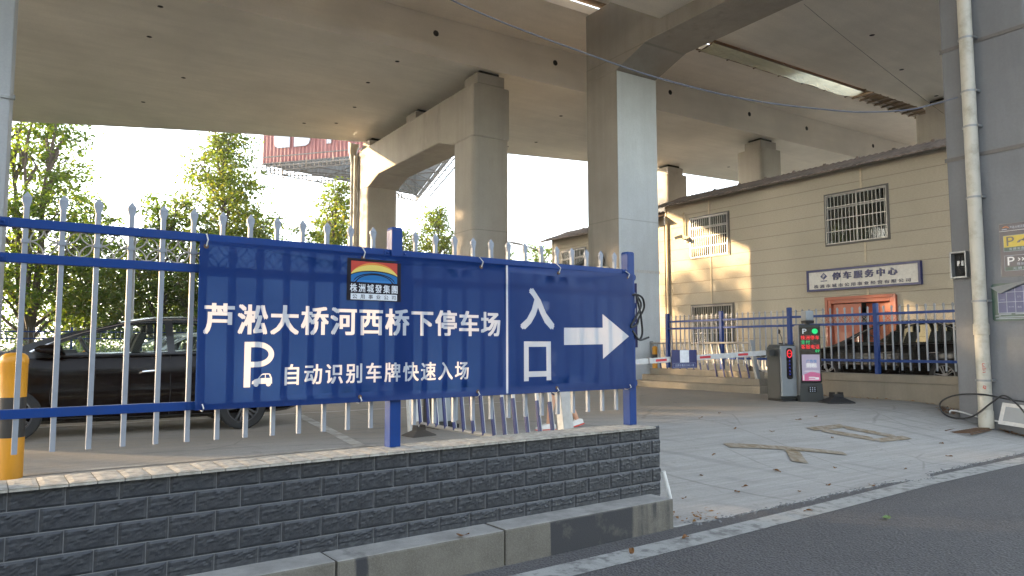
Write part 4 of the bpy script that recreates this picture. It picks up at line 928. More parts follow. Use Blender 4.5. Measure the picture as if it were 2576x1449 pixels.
kp('advert', [(*rectp(-.18, .18, .43, .965), 0), (*poly([(-.18, .43), (.18, .43), (.18, .58), (.0, .62), (-.18, .54)]), 1), (*text_fit('广告位', -.09, .12, .80, .86, .03), 2), (*text_fit('招租', -.10, .12, .70, .79, .06), 3), (*rectp(-.12, .15, .63, .636), 3), (*rectp(-.14, .16, .612, .617), 3), (*rectp(-.05, .08, .49, .51), 3), (*rectp(.08, .15, .455, .50), 3), (*rectp(-.165, -.14, .44, .55), 3), (*rectp(-.05, .08, .455, .472), 3)], [M['advert'], M['advpink'], M['advblue'], M['advwhite']], scr)
b = MB(); b.bx(-.07, .09, -.162, -.151, .20, .315); kpad = b.build('keypad', M['screen'], kk)
b = MB()
for i in range(3):
    for j in range(3): b.lathe([(.012, -.164), (.012, -.162)], (-.035+.045*i, 0, .222+.035*j), 8, 0, 'Y')
b.build('key', M['ppale'], kpad)
b = MB(); b.lathe([(.05, 1.58), (.045, 1.63), (.03, 1.66)], (0, 0, 0), 12); b.build('neck', M['rubber'], kk)
b = MB(); b.box((0, -.02, 1.76), (.16, .30, .20), 0, Matrix.Translation((0, 0, 0))); b.build('camera_housing', M['panelgrey'], kk, bevel=.02)
b = MB(); b.prism([(-.09, 1.66), (.09, 1.66), (.08, 1.60), (-.08, 1.60)], -.16, .10, 'Y'); b.build('camera_base', M['rubber'], kk)
# rubber feet
def rubber_foot(x, y, rz, label, mk, s=1.0, group='rubber post feet'):
    o = thing('rubber_foot', label, 'base', (x, y, LOT), rz, group)
    b = MB(); st = [(.33, .0), (.33, .035), (.17, .12), (.13, .135), (.13, .21)]
    b.loft([[(-a*s, -a*.75*s, z*s), (a*s, -a*.75*s, z*s), (a*s, a*.75*s, z*s), (-a*s, a*.75*s, z*s)] for a, z in st]); b.build('foot', M[mk], o, bevel=.012)
    for sx in (-1, 1): b = MB(); b.box((sx*.105*s, 0, .235*s), (.05*s, .16*s, .05*s)); b.build('clamp', M[mk], o)
rubber_foot(13.36, 8.72, rad(-25), 'black rubber post foot standing empty beside the display kiosk', 'rubber', .85)
rubber_foot(4.12, 8.55, rad(10), 'dusty rubber foot holding the end post of the white picket gate', 'rubberdust', .55)
# slatted gates
def slat_gate(name, label, p, q, zb0, zt0, n, lean, post, rail, pick, blue=None, postw=.11, cat='gate'):
    o = thing(name, label, cat, (p[0], p[1], LOT)); P, Q = Vector((p[0], p[1], 0)), Vector((q[0], q[1], 0)); d = (Q-P).normalized()
    for e, mk in ((P, post), (Q, post)):
        b = MB(); b.bar(e+Vector((0, 0, zb0-.12))-d*lean*.0, e+d*lean+Vector((0, 0, zt0+.06)), postw, postw*.7); b.build('end_post', M[mk], o, world=True, bevel=.006)
    for z in (zb0, zt0):
        k = (z-zb0)/(zt0-zb0); b = MB(); b.tube([P+d*(lean*k)+Vector((0, 0, z)), Q+d*(lean*k)+Vector((0, 0, z))], .027, 8); b.build('rail', M[rail], o, world=True, smooth=True)
    for i in range(n):
        t_ = (i+1)/(n+1); a = P.lerp(Q, t_)+Vector((0, 0, zb0-.02)); c = P.lerp(Q, t_)+d*lean+Vector((0, 0, zt0+.02))
        b = MB(); b.bar(a, c, .034, .024); 
        if blue: b.bar(a.lerp(c, blue[0])+Vector((-.012, -.006, 0)), a.lerp(c, blue[1])+Vector((-.012, -.006, 0)), .03, .03, 1)
        b.build('picket', [M[pick], M['signblue']], o, world=True)
    return o
g1 = slat_gate('slatted_gate', 'long slanted picket gate parked against the concrete steps', (15.32, 15.75), (14.72, 11.62), LOT+.15, LOT+1.22, 13, -.28, 'galv', 'orn', 'steel', (.12, .5))
g2 = slat_gate('slatted_gate', 'white and navy picket gate seen below the banner', (4.20, 8.88), (4.37, 5.72), LOT+.14, LOT+.95, 14, -.14, 'whitepl', 'orn', 'whitepl', (.02, .55), .13)
b = MB(); b.lathe([(.055, 0), (.055, .012)], (4.2, 8.82, LOT+.15), 12, 0, 'Y'); b.build('hinge_plate', M['whitepl'], g2, world=True)
barrier_box(4.78, 9.25, rad(3), 'barrier with silver cabinet behind the white picket gate under the banner', (.34, .36, 1.15))
# ------------------------------------------------------------------ things on the dark column
FX = 14.15
pp = thing('drainpipe', 'fat stained white drainpipe strapped to the dark grey column', 'pipe', (14.0, 6.28, .16))
b = MB(); b.tube([(14.0, 6.28, .42), (14.0, 6.28, 10.3)], .112, 20); b.build('pipe', M['pvc'], pp, world=True, smooth=True)
for pr in ([(.122, .15), (.122, .44), (.112, .46)], [(.122, 1.78), (.126, 1.79), (.126, 1.96), (.122, 1.98)]): b = MB(); b.lathe(pr, (14.0, 6.28, 0), 20); b.build('socket', M['pvc'], pp, world=True, smooth=True)
for z in (.98, 3.0-.62, 4.25, 5.55, 6.2, 7.2, 8.0):
    b = MB(); b.lathe([(.118, z-.018), (.118, z+.018)], (14.0, 6.28, 0), 20); b.bx(13.99, 14.14, 6.14, 6.165, z-.018, z+.018); b.bx(13.99, 14.14, 6.395, 6.42, z-.018, z+.018); b.build('strap', M['galv'], pp, world=True, smooth=False)
b = MB()
for base, pts in (((6.345, 1.22), [[(0, .05), (.03, .06), (.035, .03), (0, 0), (.04, 0)], [(-.02, -.03), (.03, -.02), (.025, -.06), (-.01, -.05)], [(-.01, -.09), (.035, -.10)]]), ((6.345, .88), [[(0, 0), (.03, .01), (.04, -.03), (.0, -.04), (0, 0)], [(.01, -.05), (.03, -.02)]])):
    for st in pts:
        P = []
        for u, v in st:
            a = pi+.35+(-u)/.115*1.0; P.append((14.0+.1135*cos(a+.25), 6.28+.1135*sin(a+.25), base[1]+v))
        b.tube(P, .006, 5)
b.build('marker_scrawl', M['redmark'], pp, world=True)
mb = thing('meter_box', 'open metal meter box with dark inside on the dark grey column', 'electric box', (FX, 6.62, 2.82))
b = MB(); w = .14
for y0_, y1_, z0_, z1_ in ((-w, w, 0, .03), (-w, w, .46, .49), (-w, -w+.025, .03, .46), (w-.025, w, .03, .46)): b.bx(-.14, -.002, y0_, y1_, z0_, z1_)
b.build('casing', M['galv'], mb, bevel=.004); b = MB(); b.bx(-.02, -.004, -w+.03, w-.03, .035, .455); b.build('back_plate', M['dark'], mb)
b = MB(); b.bx(-.06, -.025, .01, .05, .23, .32); b.bx(-.06, -.025, -.06, -.02, .23, .32); b.build('breaker', M['whitepl'], mb); b = MB(); b.tube(spline([(-.07, .0, .40), (-.09, -.03, .3), (-.08, .02, .2), (-.07, -.04, .1)]), .008, 6); b.build('wire', M['cable'], mb, smooth=True)
def on_face(name, label, y, z, cat='sign'): return thing(name, label, cat, (FX-.012, y, z), -pi/2)
s1 = on_face('parking_notice', 'dark purple parking notice with yellow and white P panels on the dark column', 5.965, 2.79)
flat_print('board', [(*rectp(0, .62, 0, .93), 0), (*rectp(.0, .62, .80, .806), 2), (*text_fit('芦淞大桥河西桥下停车场', .165, .61, .835, .885, .01, 1.1), 4), (*arcband(.10, .845, .055, .04, .012, .2, 2.6), 5), (*rectp(.04, .12, .828, .842), 4),
    (*rectp(.055, .60, .44, .72), 4), (*rectp(.06, .595, .445, .715), 1), (*rectp(.06, .595, .445, .515), 3), (*text_fit('有牌车自动识别', .14, .56, .457, .503, .01, 1.2), 4), (*text_fit('P', .105, .225, .535, .70), 0),
    (*poly([(.27, .60), (.30, .625), (.35, .635), (.40, .675), (.50, .68), (.55, .64), (.58, .63), (.58, .59), (.27, .58)]), 0), (*ellipse(.345, .585, .03, .028), 1), (*ellipse(.51, .585, .03, .028), 1),
    (*rectp(.055, .60, .10, .37), 4), (*rectp(.06, .595, .105, .365), 0), (*rectp(.06, .595, .105, .17), 3), (*text_fit('无牌车扫码', .18, .56, .118, .160, .01, 1.2), 4), (*text_fit('P', .105, .215, .195, .345), 2), (*strokes([((.27, .315), (.30, .29)), ((.30, .29), (.27, .265)), ((.33, .315), (.36, .29)), ((.36, .29), (.33, .265)), ((.39, .315), (.42, .29)), ((.42, .29), (.39, .265))], .014), 2), (*text_fit('微信扫码入场', .25, .58, .19, .235, .01, 1.1), 4)],
    [M['navy'], M['pyellow'], M['pwhite'], M['pgreen'], M['ppale'], M['lorange']], s1)
b = MB(); b.bx(-.003, .623, .001, .010, -.003, .933); b.build('backing', M['galv'], s1)
s2 = on_face('tariff_notice', 'green and blue tariff board with a peeling corner under the purple notice', 6.145, 2.02)
def rr2(x0, x1, y0, y1, r): return rrect(x0, x1, y0, y1, r), [tuple(range(24))]
ln = []
for u in (.10, .235, .37, .50, .78): ln.append(((u, .14), (u, .60)))
for v in (.14, .33, .50, .60): ln.append(((.10, v), (.78, v)))
flat_print('board', [(*rr2(0, .85, 0, .66, .05), 0), (*rectp(.10, .78, .14, .62), 1), (*strokes(ln, .008), 2), (*text_fit('小汽车', .125, .205, .36, .385, .0, 1.1), 2), (*text_fit('首小时', .26, .345, .53, .555), 2), (*text_fit('半小时', .26, .345, .23, .255), 2), (*text_fit('五元', .40, .46, .40, .43), 2), (*text_fit('两元', .40, .46, .22, .25), 2), (*text_fit('免费时段', .56, .72, .40, .43), 2),
    (*rectp(.10, .30, .112, .124), 2), (*rectp(.36, .72, .112, .124), 2), (*rectp(.04, .13, .088, .098), 2), (*rectp(.10, .75, .062, .072), 2), (*rectp(.05, .72, .036, .046), 2)], [M['pgreen'], M['pblue'], M['ppale']], s2)
b = MB(); b.bx(.01, .84, .001, .008, .01, .60); b.build('backing', M['galv'], s2)
b = MB(); b.add([(-.02, -.006, .60), (.16, -.05, .48), (.42, -.07, .60), (.72, -.012, .70), (.40, -.004, .665)], [(0, 1, 2, 3, 4)]); b.build('peeled_corner', M['galv'], s2)
wsg = thing('framed_sign', 'white framed grey sign leaning against the foot of the dark column', 'sign', (13.86, 6.02, .22), -pi/2-rad(8))
b = MB(); b.box((.34, .0, .22), (.72, .015, .38), 0, Matrix.Rotation(rad(4), 4, 'Y') @ Matrix.Rotation(rad(-18), 4, 'X')); b.build('board', M['whitepl'], wsg, bevel=.003)
b = MB(); b.box((.34, -.009, .22), (.58, .004, .25), 0, Matrix.Rotation(rad(4), 4, 'Y') @ Matrix.Rotation(rad(-18), 4, 'X')); b.build('face', M['panelgrey'], wsg)
# coil of black hose, white conduit, grate
hose = MB(); hose.tube(spline([(14.0, 5.2, .62), (13.9, 5.75, .66), (13.84, 6.25, .74), (13.84, 6.7, .70), (13.88, 6.98, .55), (13.9, 6.95, .36), (13.86, 6.7, .29), (13.82, 6.4, .36), (13.80, 6.1, .60), (13.80, 5.9, .74), (13.78, 5.7, .62), (13.74, 5.45, .34), (13.7, 5.1, .14)], 10), .015, 10)
tag(hose.build('hose', M['cable'], smooth=True), 'black hose looped around the foot of the drainpipe', 'hose')
cd = MB(); cd.tube(spline([(13.98, 6.88, .36), (14.0, 6.86, .41), (14.05, 6.7, .39), (14.05, 6.3, .30), (14.04, 5.6, .22), (14.04, 5.2, .2)], 6), .014, 8); tag(cd.build('conduit', M['whitepl'], smooth=True), 'thin white conduit lying along the foot of the dark column', 'pipe')
gr = thing('drain_grate', 'rusty iron drain grate in the concrete beside the drainpipe', 'drain', (13.32, 6.26, lot_z(13.32, 6.26)), rad(8))
b = MB()
for i in range(13): b.box((-.46+i*.077, 0, .018), (.028, .36, .02), 0, Matrix.Rotation(rad(-4), 4, 'X') @ Matrix.Rotation(0, 4, 'Y'))
b.box((0, .19, .03), (1.0, .025, .02)); b.box((0, -.19, .008), (1.0, .025, .02)); b.build('bars', M['rust'], gr)
# wall stains: patched plaster squares on the dark column
b = MB(); b.bx(FX-.004, FX, 5.68, 5.95, 1.52, 1.74); b.bx(FX-.004, FX, 6.05, 6.12, 1.55, 1.70); b.build('plaster_patch', m_concrete('patch', (.17, .175, .18), (1, 1, 1), .2, 30), p1, world=True)
for ob in p1.children: pass
# loop of black cable at the end post of the banner railing
cb = MB(); R_ = Matrix.Translation((0, 4.83, 0)) @ Matrix.Rotation(AF, 4, 'Z')
cb.tube([tuple(R_ @ Vector(p)) for p in spline([(4.62, .02, 2.06), (4.68, -.03, 2.08), (4.78, -.02, 2.05), (4.82, .0, 1.96), (4.77, .02, 1.86), (4.70, -.02, 1.80), (4.62, -.02, 1.78), (4.72, -.03, 1.92), (4.80, .02, 2.0), (4.76, .02, 2.06), (4.70, -.02, 2.07), (4.74, -.03, 1.90), (4.78, -.01, 1.72), (4.74, .0, 1.66), (4.64, -.02, 1.74), (4.70, .0, 1.70), (4.78, .02, 1.655), (4.90, .02, 1.68)], 8)], .010, 8)
tag(cb.build('cable_coil', M['cable'], smooth=True), 'coil of black cable tied round the end post of the blue railing', 'cable')
# overhead cables
oc = MB(); oc.tube(spline([(3.3, 11.8, 8.6), (5.18, 10.81, 7.74), (5.64, 10.58, 7.49), (6.52, 10.14, 7.10), (7.76, 9.52, 6.64), (8.88, 8.97, 6.27), (10.32, 8.24, 5.94), (11.79, 7.51, 5.80), (12.47, 7.17, 5.80), (13.09, 6.86, 5.87), (13.51, 6.65, 5.99), (13.9, 6.42, 6.12)], 8), .013, 6)
tag(oc.build('overhead_cable', M['cablegrey'], smooth=True), 'thick grey cable sagging from above to the top of the drainpipe', 'cable')
oc = MB(); oc.tube(catenary((14.1, 9.64, 9.26), (14.1, 6.78, 5.95), .04), .004, 5); tag(oc.build('overhead_cable', M['cable'], smooth=True), 'thin straight dark wire running down to the dark column', 'cable')
# notice and cctv on the tall pier
pn = thing('pier_notice', 'purple notice fixed to the front of the tall portal pier behind the railing post', 'sign', (14.2, 16.02, 1.55), 0)
flat_print('board', [(*rectp(0, .62, 0, 1.9), 0), (*rectp(.05, .57, .98, 1.62), 1), (*rectp(.05, .57, .95, .965), 1), (*rectp(.06, .5, .30, .33), 1), (*rectp(.06, .5, .45, .53), 1), (*text_fit('优', .3, .55, .7, .9), 1)], [M['signblue'], M['ppale']], pn); b = MB(); b.bx(0, .62, .001, .015, 0, 1.9); b.build('backing', M['galv'], pn)
cv = thing('security_camera', 'bullet camera with junction box on the shaded side of the tall pier', 'camera', (14.15, 17.0, 3.95))
b = MB(); b.tube([(13.95, 17.95, 4.02), (14.06, 17.50, 4.22)], .085, 10); b.build('body', M['cabinet'], cv, world=True, smooth=True)
b = MB(); b.bar((14.06, 17.5, 4.15), (14.13, 17.1, 3.75), .05); b.tube([(14.1, 17.5, 3.72), (14.1, 17.1, 3.66)], .07, 8); b.build('bracket', M['galv'], cv, world=True)
b = MB(); b.box((0, 0, 0), (.10, .44, .40), 0, Matrix.Translation((14.09, 16.72, 3.78)) @ Matrix.Rotation(rad(7), 4, 'X')); b.build('junction_box', M['plastic'], cv, world=True, bevel=.01)
b = MB(); b.tube(spline([(14.1, 16.72, 3.98), (14.02, 16.82, 4.25), (14.05, 16.72, 4.42), (14.1, 16.66, 4.2), (14.1, 16.68, 4.0)]), .022, 6); b.build('cable_loop', M['cable'], cv, world=True, smooth=True)
b = MB(); b.tube([(14.11, 16.80, 3.6), (14.11, 16.80, .5)], .025, 8); b.tube([(14.11, 16.72, 3.6), (14.11, 16.72, .5)], .025, 8); b.tube([(14.1, 16.5, 3.8), (14.11, 16.04, 3.86)], .03, 6); b.build('conduit', M['plastic'], cv, world=True, smooth=True)
# ------------------------------------------------------------------ cars
def arch_cut(o, centres, r):
    bm = bmesh.new()
    for x, z in centres:
        rr = bmesh.ops.create_cone(bm, cap_ends=True, segments=28, radius1=r, radius2=r, depth=.62, matrix=Matrix.Translation((x, .78, z)) @ Matrix.Rotation(pi/2, 4, 'X'))
        rr = bmesh.ops.create_cone(bm, cap_ends=True, segments=28, radius1=r, radius2=r, depth=.62, matrix=Matrix.Translation((x, -.78, z)) @ Matrix.Rotation(pi/2, 4, 'X'))
    me = bpy.data.meshes.new('cut'); bm.to_mesh(me); bm.free(); c = bpy.data.objects.new('cut', me); COL.objects.link(c)
    md = o.modifiers.new('b', 'BOOLEAN'); md.object = c; md.operation = 'DIFFERENCE'; md.solver = 'EXACT'
    dg = bpy.context.evaluated_depsgraph_get(); nm = bpy.data.meshes.new_from_object(o.evaluated_get(dg)); o.modifiers.clear(); o.data = nm
    bpy.data.objects.remove(c)
def interp(tab, x):
    for (a, *p), (c, *q) in zip(tab, tab[1:]):
        if a <= x <= c: f = (x-a)/(c-a); f = f; return [u+(v-u)*f for u, v in zip(p, q)]
    return list(tab[0][1:]) if x < tab[0][0] else list(tab[-1][1:])
def make_car(label, paint, loc, rz, group=None, tall=False):
    """Saloon, front towards local +x, wheels on z=0."""
    root = thing('parked_car', label, 'car', loc, rz, group)
    # x, half width, bottom, shoulder height, centre top height
    T = [(-2.26, .62, .42, .80, .84), (-2.18, .78, .28, .96, 1.00), (-1.95, .86, .22, 1.03, 1.07), (-1.5, .90, .20, 1.03, 1.08), (-.9, .905, .19, 1.00, 1.03), (0, .905, .19, .97, .99), (.75, .905, .19, .955, .99), (1.15, .90, .19, .94, 1.02), (1.45, .89, .20, .90, .99), (1.8, .86, .22, .83, .91), (2.1, .76, .25, .73, .79), (2.24, .60, .32, .62, .66)]
    b = MB(); rings = []
    N = 46
    for i in range(N+1):
        x = T[0][0]+(T[-1][0]-T[0][0])*i/N; w, zb_, zs, zc = interp(T, x)
        half = [(0, zb_), (w-.20, zb_), (w-.06, zb_+.05), (w-.015, zb_+.16), (w, .50), (w-.004, .60), (w-.022, .66), (w-.02, .72), (w-.045, zs-.06), (w-.075, zs-.015), (w-.13, zs+.008), (w*.5, (zs+zc)/2+.02), (0, zc)]
        rings.append([(x, y, z) for y, z in half]+[(x, -y, z) for y, z in reversed(half[1:-1])])
    b.loft(rings); body = b.build('body', M[paint], root, smooth=True)
    arch_cut(body, [(1.36, .315), (-1.30, .315)], .36); body.data.polygons.foreach_set('use_smooth', [True]*len(body.data.polygons))
    try: body.data.set_sharp_from_angle(angle=rad(32))
    except Exception: pass
    # greenhouse side frame with window cut-outs, both sides
    zr = 1.49; zbt = .955
    def yy(x, z): k = max(0, (z-zbt)/(zr-zbt)); ends = .06*max(0, abs(x+.35)-.75); return .835-.245*k**1.15-ends*.3
    outer = [(1.30, .93), (1.02, 1.05), (.60, 1.28), (.22, 1.425), (-.15, 1.485), (-.55, 1.50), (-1.0, 1.47), (-1.4, 1.365), (-1.78, 1.19), (-2.0, 1.05), (-1.9, .97), (-.9, .955), (0, .95), (.8, .93)]
    wins = [[(.86, 1.0), (.80, 1.05), (.52, 1.235), (.20, 1.375), (-.02, 1.425), (-.30, 1.44), (-.33, .985), (.3, .975)], [(-.42, .985), (-.40, 1.443), (-.70, 1.445), (-.98, 1.42), (-1.16, 1.375), (-1.20, 1.0)], [(-1.27, 1.01), (-1.24, 1.345), (-1.45, 1.255), (-1.62, 1.14), (-1.66, 1.06)]]
    for s_ in (1, -1):
        V = []; F = []
        for p in [outer]+wins:
            q = []
            for (x0, z0), (x1, z1) in zip(p, p[1:]+p[:1]):
                for i in range(4): q.append((x0+(x1-x0)*i/4, z0+(z1-z0)*i/4))
            bidx = len(V); V += [Vector(v) for v in q]; F.append(list(range(bidx, bidx+len(q))))
        vo, eo, fo, _, _, oo = geometry.delaunay_2d_cdt(V, [], F, 0, 1e-6)
        mbf = MB(); mbf.add([(v.x, s_*yy(v.x, v.y), v.y) for v in vo], [tuple(f) for f, g_ in zip(fo, oo) if g_ and max(g_) == 0])
        mbf.build('pillar_frame', M['carblack'] if paint != 'car_white' else M[paint], root, recalc=False)
        for w_ in range(3):
            fs_ = [f for f, g_ in zip(fo, oo) if g_ and max(g_) == w_+1]; us = sorted({k for f in fs_ for k in f}); mg = MB(); mg.add([(vo[k].x, s_*(yy(vo[k].x, vo[k].y)-.008), vo[k].y) for k in us], [tuple(us.index(k) for k in f) for f in fs_]); mg.build('side_window', M['carglass'], root, recalc=False)
        ch = MB(); ch.tube([(x, s_*(yy(x, z)+.006), z) for x, z in spline2([(.93, 1.0), (.55, 1.255), (.21, 1.40), (-.1, 1.458), (-.6, 1.475), (-1.0, 1.447), (-1.35, 1.335), (-1.62, 1.19), (-1.76, 1.06)])], .011, 6)
        ch.build('window_trim', M['chrome'], root, smooth=True)
        bl = MB(); bl.tube([(x, s_*(.868 if abs(x) < 1 else .86), zz) for x, zz in ((.95, .955), (.3, .962), (-.5, .968), (-1.2, .985), (-1.7, 1.0))], .010, 6); bl.build('belt_moulding', M['carblack'], root, smooth=True)
        for x, nm in ((.02, 0), (-.98, 1)):
            h = MB(); h.tube([(x-.02, s_*.895, .775), (x-.05, s_*.925, .785), (x-.20, s_*.925, .795), (x-.23, s_*.895, .80)], .013, 8); h.build('door_handle', M['chrome'], root, smooth=True)
        sm = MB()
        for ln_ in ([(.93, .30), (.98, .55), (.90, .90)], [(-.36, .24), (-.37, .60), (-.36, .95)], [(-1.10, .55), (-1.22, .75), (-1.26, .96)], [(.93, .27), (0, .25), (-.92, .25)]): sm.tube([(x, s_*(interp(T, x)[0]-(.0 if z < .62 else .018 if z < .75 else .045)), z) for x, z in spline2(ln_)], .0055, 4)
        sm.build('door_seam', M['hole'], root)
        ml = MB(); ml.loft([[(x, s_*(.93+.075*cos(a)*k), 1.03+.065*sin(a)*k) for a in [2*pi*i/10 for i in range(10)]] for x, k in ((.88, .35), (.84, .95), (.76, 1.1), (.70, 1.0))]); ml.bar((.80, s_*.80, .98), (.80, s_*.89, 1.0), .05); ml.build('wing_mirror', M[paint], root, smooth=True)
    # roof, screens
    rf = [(1.02, 1.05, .74), (.22, 1.43, .575), (-.15, 1.495, .56), (-.55, 1.515, .555), (-1.0, 1.485, .56), (-1.40, 1.375, .60), (-2.0, 1.055, .70)]
    def strip(i0, i1, lift=0.0):
        m = MB(); rings_ = []
        for i in range(i0, i1+1):
            x, z, w = rf[i]; rings_.append([(x, w*k, z+.03*(1-k*k)+lift) for k in [j/6-1 for j in range(13)]])
        m.loft(rings_, 0, False); return m
    strip(1, 5).build('roof', M[paint], root, smooth=True, recalc=False)
    strip(0, 1, .002).build('windscreen', M['carglass'], root, smooth=True, recalc=False); strip(5, 6, .002).build('rear_screen', M['carglass'], root, smooth=True, recalc=False)
    fin = MB(); fin.prism([(-1.30, 1.41), (-1.08, 1.47), (-1.16, 1.50), (-1.27, 1.55), (-1.30, 1.55)], -.02, .02, 'Y'); fin.build('shark_fin', M['carblack'], root)
    # interior
    st = MB()
    for x, n_ in ((.12, 2), (-.80, 3)):
        for y in ((-.36, .36) if n_ == 2 else (-.42, 0, .42)):
            st.loft([[(x-.02*k-.13*t_, y+.20*a, .9+.45*t_*.8) for a, k in ((-1, 0), (1, 0), (.9, 5), (-.9, 5))] for t_ in (0, .6, 1)]); st.box((x-.26, y, 1.33), (.08, .22, .16))
    st.build('seat', M['seat'], root, bevel=.02)
    sw = MB(); sw.tube([(.52+.05*cos(a), .36+.18*sin(a), 1.03+.16*cos(a)) for a in [2*pi*i/18 for i in range(19)]], .016, 6, caps=False); sw.bx(.6, 1.05, -.72, .72, .95, 1.03); sw.build('dashboard', M['carblack'], root)
    # wheels
    for x in (1.36, -1.30):
        for s_ in (1, -1):
            w = MB(); w.lathe([(.21, .78), (.30, .775), (.316, .80), (.318, .86), (.312, .90), (.295, .915), (.215, .91)], (x, 0, .318), 30, 0, 'Y', None, False)
            if s_ < 0: w.v = [(p[0], -p[1], p[2]) for p in w.v]
            wh = w.build('wheel', M['tyre'], root, smooth=True)
            dk = MB(); dk.lathe([(.205, .79), (.001, .79)], (x, 0, .318), 20, 0, 'Y', None, False)
            rr_ = MB(); rr_.lathe([(.217, .80), (.217, .905), (.198, .908), (.195, .80)], (x, 0, .318), 30, 0, 'Y', None, False); rr_.lathe([(.055, .86), (.05, .90), (.001, .903)], (x, 0, .318), 14, 0, 'Y')
            for i in range(5):
                for dd in (-.15, .15):
                    a0, a1 = 2*pi*i/5+dd*1.6, 2*pi*i/5+dd; rr_.bar((x+.045*cos(a0), .885, .318+.045*sin(a0)), (x+.203*cos(a1), .892, .318+.203*sin(a1)), .030, .022)
            rr_.v = [(p[0], s_*p[1], p[2]) for p in rr_.v]; rr_.build('rim', M['rim'], wh)
            dk.v = [(p[0], s_*p[1], p[2]) for p in dk.v]; dk.build('brake_shadow_disc', M['carblack'], wh)
    lt = MB()
    for s_ in (1, -1): lt.loft([[(1.82, s_*.85, .70), (1.80, s_*.862, .80), (1.80, s_*.845, .825), (1.9, s_*.80, .80)], [(2.10, s_*.745, .62), (2.10, s_*.768, .70), (2.08, s_*.74, .745), (2.14, s_*.68, .72)], [(2.25, s_*.50, .56), (2.26, s_*.50, .63), (2.23, s_*.48, .665), (2.2, s_*.45, .65)]])
    lt.build('headlight', M['headlight'], root, smooth=True)
    tl = MB()
    for s_ in (1, -1): tl.loft([[(-1.93, s_*.872, .84), (-1.93, s_*.862, .98), (-1.95, s_*.83, 1.01), (-1.95, s_*.80, .85)], [(-2.17, s_*.79, .82), (-2.19, s_*.785, .95), (-2.19, s_*.75, .97), (-2.15, s_*.7, .83)], [(-2.27, s_*.55, .82), (-2.27, s_*.55, .90), (-2.25, s_*.5, .92), (-2.2, s_*.5, .84)]])
    tl.build('tail_light', M['taillight'], root, smooth=True)
    if tall:                                                 # one-box shape: higher bonnet, windscreen reaching further forward
        for o in root.children_recursive:
            if o.name.startswith(('wheel', 'rim', 'brake')): continue
            for v in o.data.vertices:
                x, z = v.co.x, v.co.z; v.co.z = z+.085*smooth((z-.6)/.4)-.045*smooth((z-1.15)/.35); v.co.x = x+.34*smooth((z-.84)/.2)*smooth((x-.25)/.85)*(1-smooth((x-1.45)/.8))
    gl = MB(); gl.bx(2.2, 2.262, -.42, .42, .36, .52); gl.build('grille', M['carblack'], root, bevel=.01)
    return root
def spline2(p, n=5): return [(v.x, v.y) for v in spline([(a, c, 0) for a, c in p], n)]
make_car('dark brown saloon parked behind the railing on the parking lot', 'car_brown', (1.12, 11.52, LOT), rad(180-1), None, True)
make_car('bronze grey saloon parked in front of the red door behind the inner railing', 'car_grey', (16.75, 9.20, GB+.0), rad(90)+AB)
make_car('white saloon parked beyond the brown car, seen through its windows', 'car_white', (3.2, 21.5, LOT), rad(200))
# ------------------------------------------------------------------ scooter behind the barrier cabinet
sc = thing('scooter', 'electric scooter with mirrors parked behind the barrier cabinet', 'scooter', (16.1, 12.25, GB), AB-pi/2)
for x in (-.62, .62):
    b = MB(); b.lathe([(.14, -.045), (.21, -.04), (.235, 0), (.21, .04), (.14, .045)], (x, 0, .235), 20, 0, 'Y'); w_ = b.build('wheel', M['tyre'], sc, smooth=True); b = MB(); b.lathe([(.145, -.03), (.145, .03)], (x, 0, .235), 16, 0, 'Y'); b.build('rim', M['rim'], w_)
b = MB(); b.prism([(-.85, .48), (-.75, .66), (-.1, .62), (.0, .36), (.32, .36), (.46, .80), (.58, .84), (.62, .52), (.42, .26), (-.2, .24), (-.5, .36)], -.15, .15, 'Y'); b.build('body', M['whitepl'], sc, bevel=.04)
b = MB(); b.box((-.42, 0, .70), (.62, .26, .09)); b.build('saddle', M['carblack'], sc, bevel=.03)
b = MB(); b.tube([(.62, 0, .235), (.5, 0, .85), (.46, 0, .98)], .025, 8); b.tube([(.40, -.34, 1.0), (.47, 0, .98), (.40, .34, 1.0)], .018, 8); b.build('handlebar', M['carblack'], sc, smooth=True)
for s_ in (-1, 1):
    b = MB(); b.tube([(.43, s_*.22, 1.0), (.46, s_*.30, 1.16), (.44, s_*.34, 1.26)], .009, 6); b.lathe([(.001, -.012), (.055, -.01), (.06, .008), (.001, .012)], (.43, s_*.36, 1.30), 14, 0, 'X'); b.build('mirror', M['carblack'], sc)
b = MB(); b.lathe([(.001, .08), (.06, .05), (.075, 0)], (.55, 0, .86), 14, 0, 'X'); b.build('headlight', M['headlight'], sc, smooth=True)
# ------------------------------------------------------------------ pedestrian
def skin_body(name, verts, edges, mat, parent, root=0, sub=2):
    me = bpy.data.meshes.new(name); me.from_pydata([v[:3] for v in verts], [], []); me.edges.add(len(edges)); me.edges.foreach_set('vertices', [i for e in edges for i in e]); me.update()
    o = bpy.data.objects.new(name, me); COL.objects.link(o); o.parent = parent
    sk = o.modifiers.new('skin', 'SKIN'); sk.use_smooth_shade = True; sk.branch_smoothing = .6
    lay = me.skin_vertices[0] if len(me.skin_vertices) else me.attributes and None
    for i, v in enumerate(verts): lay.data[i].radius = (v[3], v[4] if len(v) > 4 else v[3]); lay.data[i].use_root = (i == root)
    s_ = o.modifiers.new('sub', 'SUBSURF'); s_.levels = s_.render_levels = sub
    dg = bpy.context.evaluated_depsgraph_get(); nm = bpy.data.meshes.new_from_object(o.evaluated_get(dg)); o.modifiers.clear(); o.data = nm; nm.materials.clear(); nm.materials.append(mat)
    nm.polygons.foreach_set('use_smooth', [True]*len(nm.polygons)); return o
